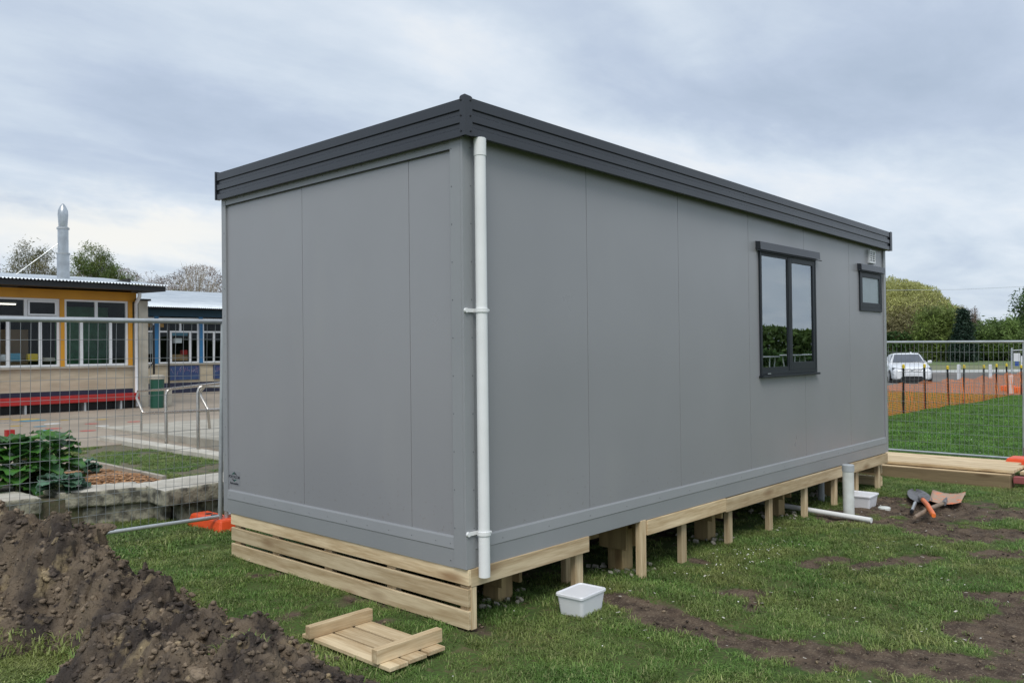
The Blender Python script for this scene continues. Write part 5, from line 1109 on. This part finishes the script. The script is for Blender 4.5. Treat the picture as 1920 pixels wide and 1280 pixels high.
# ================================================================== TREES
def leafquads(C, size, elong=1.0, vert=0.0):
    n = len(C); a = rng.normal(size=(n, 3)); a[:, 2] *= (1-vert); 
    a = a/np.linalg.norm(a, axis=1)[:, None]; 
    if vert: a = a*(1-vert)+np.array([0, 0, -1])*vert; a /= np.linalg.norm(a, axis=1)[:, None]
    b = np.cross(a, rng.normal(size=(n, 3))); b /= np.linalg.norm(b, axis=1)[:, None]+1e-9
    s = size*rng.uniform(.6, 1.4, n)[:, None]; a = a*s*elong; b = b*s*.5
    v = np.stack([C-a, C+b*.9-a*.1, C+a, C-b*.9-a*.1], 1).reshape(-1, 3); return v, np.arange(n*4).reshape(n, 4)
def tree(name, label, base, h, w, m_leaf, m_bark, ntip, per, lsize, spread, trunk=.3, lean=(0, 0), shape='round', crown0=.25, elong=1.6, vert=0, twr=.02, group='background trees', cat='tree', twigs=0, seed=0, tr=.12):
    rnd = np.random.default_rng(seed+1); base = Vector(base); t = thing(name, label, cat, base, 0, group)
    T = []
    for _ in range(ntip*6):
        u = rnd.normal(size=3); u /= np.linalg.norm(u); r_ = rnd.random()**.38; p = u*r_
        if shape == 'cone': z = rnd.random(); a = rnd.random()*6.28; q = (1-z)**.8*rnd.random()**.4; p = np.array([q*math.cos(a), q*math.sin(a), z*2-1])
        if shape == 'dome': p[2] = abs(p[2])*2-1
        T.append(p)
        if len(T) >= ntip: break
    T = np.array(T); c0 = h*crown0; hz = (T[:, 2]*.5+.5)*(h-c0)+c0
    rad = w/2*(1+.35*(fbm(T[:, 0]*2+seed, T[:, 1]*2+T[:, 2]*2, 3, seed)-.5))
    X_ = base.x+T[:, 0]*rad+lean[0]*(hz/h)**1.5; Y_ = base.y+T[:, 1]*rad+lean[1]*(hz/h)**1.5; Z_ = base.z+hz
    mb = MB(); ttop = Vector((base.x+lean[0]*.6, base.y+lean[1]*.6, base.z+h*.78))
    tp = [base, base.lerp(ttop, .35)+Vector((rnd.normal()*.05*w, rnd.normal()*.05*w, 0)), base.lerp(ttop, .7)+Vector((rnd.normal()*.05*w, rnd.normal()*.05*w, 0)), ttop]
    mb.tube(tp, [tr*h/8, tr*h/10, tr*h/16, tr*h/50], 8)
    for i in range(ntip):
        s = min(.95, max(.12, (hz[i]/h)*.72*(.55+.4*rnd.random()))); st = base.lerp(ttop, s); e = Vector((X_[i], Y_[i], Z_[i])); md = st.lerp(e, .55)+Vector((0, 0, -.04*h+.08*h*rnd.random()))
        mb.tube([st, md, e], [twr*2.2, twr*1.2, twr*.4], 4, False)
        for k in range(twigs):
            dd = Vector(rnd.normal(size=3)); dd.z = abs(dd.z)*.9; e2 = e+dd.normalized()*w*.16*rnd.uniform(.4, 1); s2 = md.lerp(e, rnd.uniform(0, .9)); mb.tube([s2, e2], [twr*.7, twr*.25], 3, False)
    mb.build('trunk', m_bark, t)
    if per:
        C = np.repeat(np.stack([X_, Y_, Z_], 1), per, 0); C = C+rnd.normal(size=C.shape)*spread
        v, f = leafquads(C, lsize, elong, vert); npmesh('crown', v, f, m_leaf, t)
    return t
def tb(px, d, z=0.0): p = atd(px, 640, d); return (p.x, p.y, z)
def zt(py, px, d): return atd(px, py, d).z
G = 'trees behind the school roofs'
# left side, wind-blown
wl = (-rt.x*.6, -rt.y*.6)
tree('leafy_tree', 'olive brown wind-blown tree behind the flue at the left', tb(72, 45), zt(458, 60, 45), 3.2, M['l_olive'], M['twig'], 130, 190, .034, .21, lean=(rt.x*-.3, rt.y*-.3), group=G, seed=3, elong=2.2, twr=.014, twigs=2)
tree('leafy_tree', 'low greenish tree behind the roof at the far left edge', tb(8, 46), zt(505, 10, 46), 3.4, M['l_olive'], M['twig'], 90, 170, .036, .23, group=G, seed=4, elong=2)
tree('leafy_tree', 'green wind-blown tree to the right of the flue', tb(192, 44), zt(458, 190, 44), 2.5, M['l_mid'], M['twig'], 120, 190, .034, .18, lean=(rt.x*-.5, rt.y*-.5), group=G, seed=5, elong=2.2, twr=.014, shape='round', crown0=.35)
tree('leafy_tree', 'green bushy lower tree right of the flue, touching the roof edge', tb(222, 44.5), zt(500, 222, 44), 2.6, M['l_mid'], M['twig'], 100, 170, .035, .19, group=G, seed=6, elong=2)
tree('bare_shrub', 'reddish brown budding tree behind the gap between the school roofs', tb(285, 44), zt(508, 285, 44), 2.6, M['l_brown'], M['twig'], 100, 22, .03, .16, group=G, seed=7, twigs=3, twr=.012)
tree('bare_shrub', 'brownish budding tree just left of the pale bare tree', tb(325, 46), zt(512, 325, 46), 2.3, M['l_brown'], M['twig'], 90, 18, .03, .16, group=G, seed=8, twigs=3, twr=.012)
tree('bare_tree', 'pale leafless tree with fine upright twigs beside the cabin corner', tb(368, 43), zt(495, 368, 43), 3.2, M['l_olive'], M['twigpale'], 150, 2, .03, .1, group=G, seed=9, twigs=5, twr=.013, crown0=.3)
tree('leafy_tree', 'dark green shrub in front of the pale bare tree, low behind the blue block roof', tb(345, 41), zt(535, 345, 41), 1.6, M['l_olive'], M['twig'], 40, 70, .05, .14, group=G, seed=10)
tree('bare_shrub', 'brown scrubby tree directly beneath the flue stay wires', tb(150, 47), zt(515, 150, 47), 2.4, M['l_brown'], M['twig'], 60, 22, .035, .16, group=G, seed=12, twigs=2, twr=.012)
tree('bare_shrub', 'brown scrubby tree hidden mostly by the cabin corner', tb(412, 45), zt(520, 412, 45), 2.4, M['l_brown'], M['twig'], 60, 22, .035, .16, group=G, seed=13, twigs=2, twr=.012)
# right side
G = 'trees beyond the car park'
bz = -.13
def willow():
    d = 112; base = tb(1668, d, bz); h = zt(524, 1690, d)-bz; w = 2*150/F*d/1.08
    t = thing('willow_tree', 'very large rounded yellow-green willow behind the car', 'tree', base, 0, G); b0 = Vector(base)
    n = 110000; u = rng.normal(size=(n, 3)); u[:, 2] = abs(u[:, 2]); u /= np.linalg.norm(u, axis=1)[:, None]; r_ = (1-.5*rng.random(n)**1.6)
    lob = 1+.13*(fbm(u[:, 0]*4+3, u[:, 1]*4+u[:, 2]*4, 4, 60)-.5)*2
    C = np.stack([b0.x+u[:, 0]*r_*lob*w/2, b0.y+u[:, 1]*r_*lob*w/2, b0.z+.3+u[:, 2]**.85*r_*lob*(h-.5)], 1)
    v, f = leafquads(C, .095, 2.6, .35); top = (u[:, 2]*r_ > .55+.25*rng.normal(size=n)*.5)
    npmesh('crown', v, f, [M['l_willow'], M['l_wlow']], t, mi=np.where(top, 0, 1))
    mb = MB(); mb.tube([b0, b0+Vector((0, 0, h*.35))], [.6, .35], 10)
    for k in range(150):
        q = C[rng.integers(n)]; mb.tube([b0+Vector((0, 0, h*.25)), (b0+Vector((0, 0, h*.4))).lerp(Vector(q), .5), q], [.10, .06, .02], 4, False)
    mb.build('trunk', M['bark'], t)
willow()
tree('broadleaf_tree', 'pale green feathery tree in front of the willow, right of the car', tb(1757, 92, bz), zt(572, 1757, 92)-bz, 4.3, M['l_fresh'], M['bark'], 170, 75, .12, .42, group=G, seed=20, crown0=.02, elong=1.8, twr=.03)
tree('broadleaf_tree', 'thin yellowish tree on the right edge of the willow', tb(1775, 105, bz), zt(562, 1770, 105)-bz, 3.6, M['l_willow'], M['twig'], 110, 26, .12, .35, group=G, seed=21, twigs=3, twr=.03, crown0=.2)
tree('broadleaf_tree', 'pale budding tree just left of the dark conifer', tb(1790, 112, bz), zt(585, 1790, 112)-bz, 3.6, M['l_olive'], M['twig'], 90, 34, .12, .35, group=G, seed=22, twigs=2, twr=.03, crown0=.05)
tree('conifer_tree', 'dark blue-green conical conifer in the middle of the tree row', tb(1806, 88, bz), zt(583, 1806, 88)-bz, 2.5, M['l_dark'], M['bark'], 160, 100, .10, .24, group=G, seed=23, shape='cone', crown0=.02)
tree('poplar_tree', 'tall narrow bare greyish poplar right of the conifer', tb(1824, 115, bz), zt(570, 1824, 115)-bz, 1.7, M['l_brown'], M['twig'], 110, 14, .09, .22, group=G, seed=24, twigs=4, twr=.025, crown0=.15)
tree('poplar_tree', 'short pale bare tree between the poplar and the green trees', tb(1836, 118, bz), zt(592, 1836, 118)-bz, 1.8, M['l_olive'], M['twigpale'], 60, 12, .09, .25, group=G, seed=25, twigs=4, twr=.025, crown0=.15)
for i, (px, py, w, d, lab) in enumerate(((1850, 607, 4.6, 95, 'rounded green tree right of the poplar'), (1880, 602, 4.6, 92, 'bright green tree left of the notice board'), (1905, 597, 4.4, 97, 'green tree directly behind the notice board'), (1935, 590, 5, 93, 'green tree cut by the right edge of the picture'), (1830, 622, 3, 98, 'low dark bush between the conifer and the green trees'))):
    tree('broadleaf_tree', lab, tb(px, d, bz), zt(py, px, d)-bz, w, M['l_green'], M['bark'], 110, 80, .13, .38, group=G, seed=30+i, crown0=.03, elong=1.5, twr=.03)
tree('broadleaf_tree', 'nearest deep green tree reaching in at the right edge', tb(1962, 46, bz), zt(528, 1930, 46)-bz, 3.0, M['l_edge'], M['bark'], 110, 50, .07, .20, group=G, seed=40, crown0=.5, elong=1.4, twr=.02)
# far woodland mass and the one mirrored in the window
def mass(name, label, pts, h, dep, n, size, m, el=1.3):
    C = []; 
    for (a, b) in zip(pts[:-1], pts[1:]):
        a = np.array(a); b = np.array(b); k = n//(len(pts)-1); s = rng.random(k); hx = h*(.7+.5*fbm(s*9+a[0], s*0+a[1], 4, 5)); z = rng.random(k)**.8*hx
        nn = np.array([-(b-a)[1], (b-a)[0]])/np.linalg.norm(b-a); off = rng.normal(size=k)*dep*np.sqrt(np.clip(1.1-z/hx, 0, 1)); p = a+(b-a)*s[:, None]+nn*off[:, None]; C.append(np.concatenate([p, (z+bz)[:, None]], 1))
    v, f = leafquads(np.concatenate(C), size, el, .35 if el > 2 else 0); return tag(npmesh(name, v, f, m), label, 'trees', kind='stuff')
mass('far_hedge', 'dark hedge line at the foot of the distant trees', [tuple(tb(1500, 104)[:2]), tuple(tb(1800, 102)[:2]), tuple(tb(2200, 100)[:2])], 3.6, .8, 9000, .22, M['l_edge'])
mass('left_hedge', 'brownish scrub behind the school roofs', [tuple(tb(-200, 50)[:2]), tuple(tb(440, 48)[:2])], 6.9, .8, 60000, .022, M['l_brown'], 6)
mass('mirrored_hedge', 'green hedge mirrored in the large cabin window', [(45, -75), (75, -45), (110, -12)], 3.9, 1.5, 30000, .3, M['l_green'])
mass('mirrored_lower_hedge', 'dark bushes mirrored low in the large cabin window', [(38, -28), (44, -14), (52, -6)], 1.5, .5, 6000, .16, M['l_edge'])
# round white tables mirrored in the window
def mtab(p, r_, zt_, lab):
    t = thing('round_table', lab, 'table', (p[0], p[1], -.1), 0, 'round white tables mirrored in the window')
    mb = MB(); mb.tube([(p[0], p[1], zt_-.03), (p[0], p[1], zt_)], r_, 24); mb.build('table_top', M['white'], t)
    for k in range(3): a = k*2.09+.4; mb = MB(); mb.tube([(p[0]+r_*.8*math.cos(a), p[1]+r_*.8*math.sin(a), zt_-.03), (p[0]+.15*math.cos(a), p[1]+.15*math.sin(a), -.1)], .022, 6); mb.build('leg', M['white'], t)
mtab((24.6, -9.9), .42, 1.33, 'white round table at the left of the window reflection'); mtab((25.3, -9.3), .44, 1.38, 'white round table in the middle of the window reflection'); mtab((25.9, -8.75), .44, 1.39, 'white round table at the right of the window reflection')

# ================================================================== SKY & LIGHT
def azel(px, py): d = pxdir(px, py).normalized(); return (math.atan2(d.y, d.x), math.asin(d.z))
wo = bpy.data.worlds.new('World'); S.world = wo; wo.use_nodes = True; t_ = wo.node_tree; N = t_.nodes; Lk = t_.links
bg = N['Background']; bg.inputs['Strength'].default_value = .1
SUN_EL, SUN_AZ = R(52), math.atan2(-.62, -.78)
sky = N.new('ShaderNodeTexSky'); sky.sky_type = 'NISHITA'; sky.sun_disc = False; sky.sun_elevation = SUN_EL; sky.sun_rotation = math.pi/2-SUN_AZ
tc = N.new('ShaderNodeTexCoord'); sx_ = N.new('ShaderNodeSeparateXYZ'); Lk.new(tc.outputs['Generated'], sx_.inputs[0])
def mth(op, a, b=None, c=None):
    m = N.new('ShaderNodeMath'); m.operation = op
    for i, v in enumerate((a, b, c)):
        if v is None: continue
        if isinstance(v, (int, float)): m.inputs[i].default_value = v
        else: Lk.new(v, m.inputs[i])
    return m.outputs[0]
X_, Y_, Z_ = sx_.outputs
az = mth('ARCTAN2', Y_, X_); el = mth('ARCSINE', Z_)
zz = mth('ADD', mth('MAXIMUM', Z_, 0.0), .10); cb = N.new('ShaderNodeCombineXYZ'); Lk.new(mth('DIVIDE', X_, zz), cb.inputs[0]); Lk.new(mth('DIVIDE', Y_, zz), cb.inputs[1])
mpn = N.new('ShaderNodeMapping'); mpn.inputs['Rotation'].default_value = (0, 0, R(20)); mpn.inputs['Scale'].default_value = (.55, 1.1, 1); Lk.new(cb.outputs[0], mpn.inputs[0])
def wn(scale, det, rough, dist, vec): n = N.new('ShaderNodeTexNoise'); n.inputs['Scale'].default_value = scale; n.inputs['Detail'].default_value = det; n.inputs['Roughness'].default_value = rough; n.inputs['Distortion'].default_value = dist; Lk.new(vec, n.inputs['Vector']); return n.outputs['Fac']
nA = wn(1.1, 7, .55, .5, mpn.outputs[0]); nB = wn(3.2, 6, .6, .4, mpn.outputs[0])
ceb = N.new('ShaderNodeCombineXYZ'); Lk.new(az, ceb.inputs[0]); Lk.new(mth('MULTIPLY', el, 2.2), ceb.inputs[1])
wob = wn(5, 5, .6, .3, ceb.outputs[0]); wob2 = wn(14, 5, .6, .3, ceb.outputs[0])
val = mth('ADD', mth('MULTIPLY', mth('SUBTRACT', nA, .5), 1.05), mth('MULTIPLY', mth('SUBTRACT', nB, .5), .5))
val = mth('ADD', val, .56); val = mth('ADD', val, mth('MULTIPLY', mth('SUBTRACT', wob2, .5), .18))
# cloud masses placed by direction: centre px, half-length px, half-width px, tilt (deg, + = falls to the right), strength
BL = [((330, 215), 430, 95, 14, -.36), ((560, 235), 280, 60, 10, -.14), ((230, 330), 330, 70, -4, -.16), ((1500, 180), 420, 95, 14, -.36), ((1180, 60), 220, 60, 20, -.12), ((1330, 245), 200, 60, 8, -.14), ((200, 440), 300, 45, 3, .50), ((820, 70), 280, 60, 22, .34), ((1260, 40), 110, 60, 40, .22), ((1500, 330), 500, 60, 12, .26), ((1180, 270), 260, 40, 22, .2), ((60, 60), 300, 60, 0, .10), ((1850, 60), 250, 110, 0, -.22), ((400, 420), 160, 26, -8, .12)]
for (c_, ax_, bx_, tilt, st_) in BL:
    a0, e0 = azel(*c_); k = 1/F; du = mth('MULTIPLY', mth('SUBTRACT', a0, az), 1/k*math.cos(e0)); dv = mth('MULTIPLY', mth('SUBTRACT', e0, el), 1/k)
    dv = mth('ADD', dv, mth('MULTIPLY', mth('SUBTRACT', wob, .5), 190)); ct, sn = math.cos(R(tilt)), math.sin(R(tilt))
    u_ = mth('DIVIDE', mth('ADD', mth('MULTIPLY', du, ct), mth('MULTIPLY', dv, sn)), ax_); v_ = mth('DIVIDE', mth('SUBTRACT', mth('MULTIPLY', dv, ct), mth('MULTIPLY', du, sn)), bx_)
    g_ = mth('EXPONENT', mth('MULTIPLY', mth('ADD', mth('MULTIPLY', u_, u_), mth('MULTIPLY', v_, v_)), -1.0))
    if c_ == (200, 440): warm = g_
    val = mth('ADD', val, mth('MULTIPLY', g_, st_*(.78 if st_ < 0 else 1)))
cr = N.new('ShaderNodeValToRGB'); Lk.new(val, cr.inputs[0]); E_ = cr.color_ramp.elements
E_[0].position = .0; E_[0].color = (.30, .36, .45, 1); E_[1].position = 1.0; E_[1].color = (.60, .62, .64, 1)
for p_, c_ in ((.3, (.36, .42, .515)), (.55, (.435, .495, .57)), (.78, (.51, .56, .62))): e = E_.new(p_); e.color = (*c_, 1)
# warmer, slightly brighter band low in the sky
sc = N.new('ShaderNodeVectorMath'); sc.operation = 'SCALE'; sc.inputs['Scale'].default_value = 11.0; wmx = N.new('ShaderNodeMix'); wmx.data_type = 'RGBA'; wmx.inputs['B'].default_value = (.66, .645, .60, 1); Lk.new(cr.outputs[0], wmx.inputs['A']); Lk.new(mth('MULTIPLY', warm, .75), wmx.inputs['Factor']); Lk.new(wmx.outputs['Result'], sc.inputs[0])
mxs = N.new('ShaderNodeMix'); mxs.data_type = 'RGBA'; mxs.inputs['Factor'].default_value = .94; Lk.new(sky.outputs[0], mxs.inputs['A']); Lk.new(sc.outputs[0], mxs.inputs['B']); Lk.new(mxs.outputs['Result'], bg.inputs['Color'])
sl = bpy.data.lights.new('sun', 'SUN'); sl.energy = 1.5; sl.angle = R(28); sl.color = (1, .96, .90); so = bpy.data.objects.new('sun', sl); COL.objects.link(so)
sd_ = Vector((math.cos(SUN_EL)*math.cos(SUN_AZ), math.cos(SUN_EL)*math.sin(SUN_AZ), math.sin(SUN_EL))); so.rotation_euler = sd_.to_track_quat('Z', 'Y').to_euler()
S.view_settings.view_transform = 'Standard'; S.view_settings.look = 'None'; S.view_settings.exposure = .42; S.view_settings.gamma = 1
S.cycles.transparent_max_bounces = 24; S.cycles.max_bounces = 8
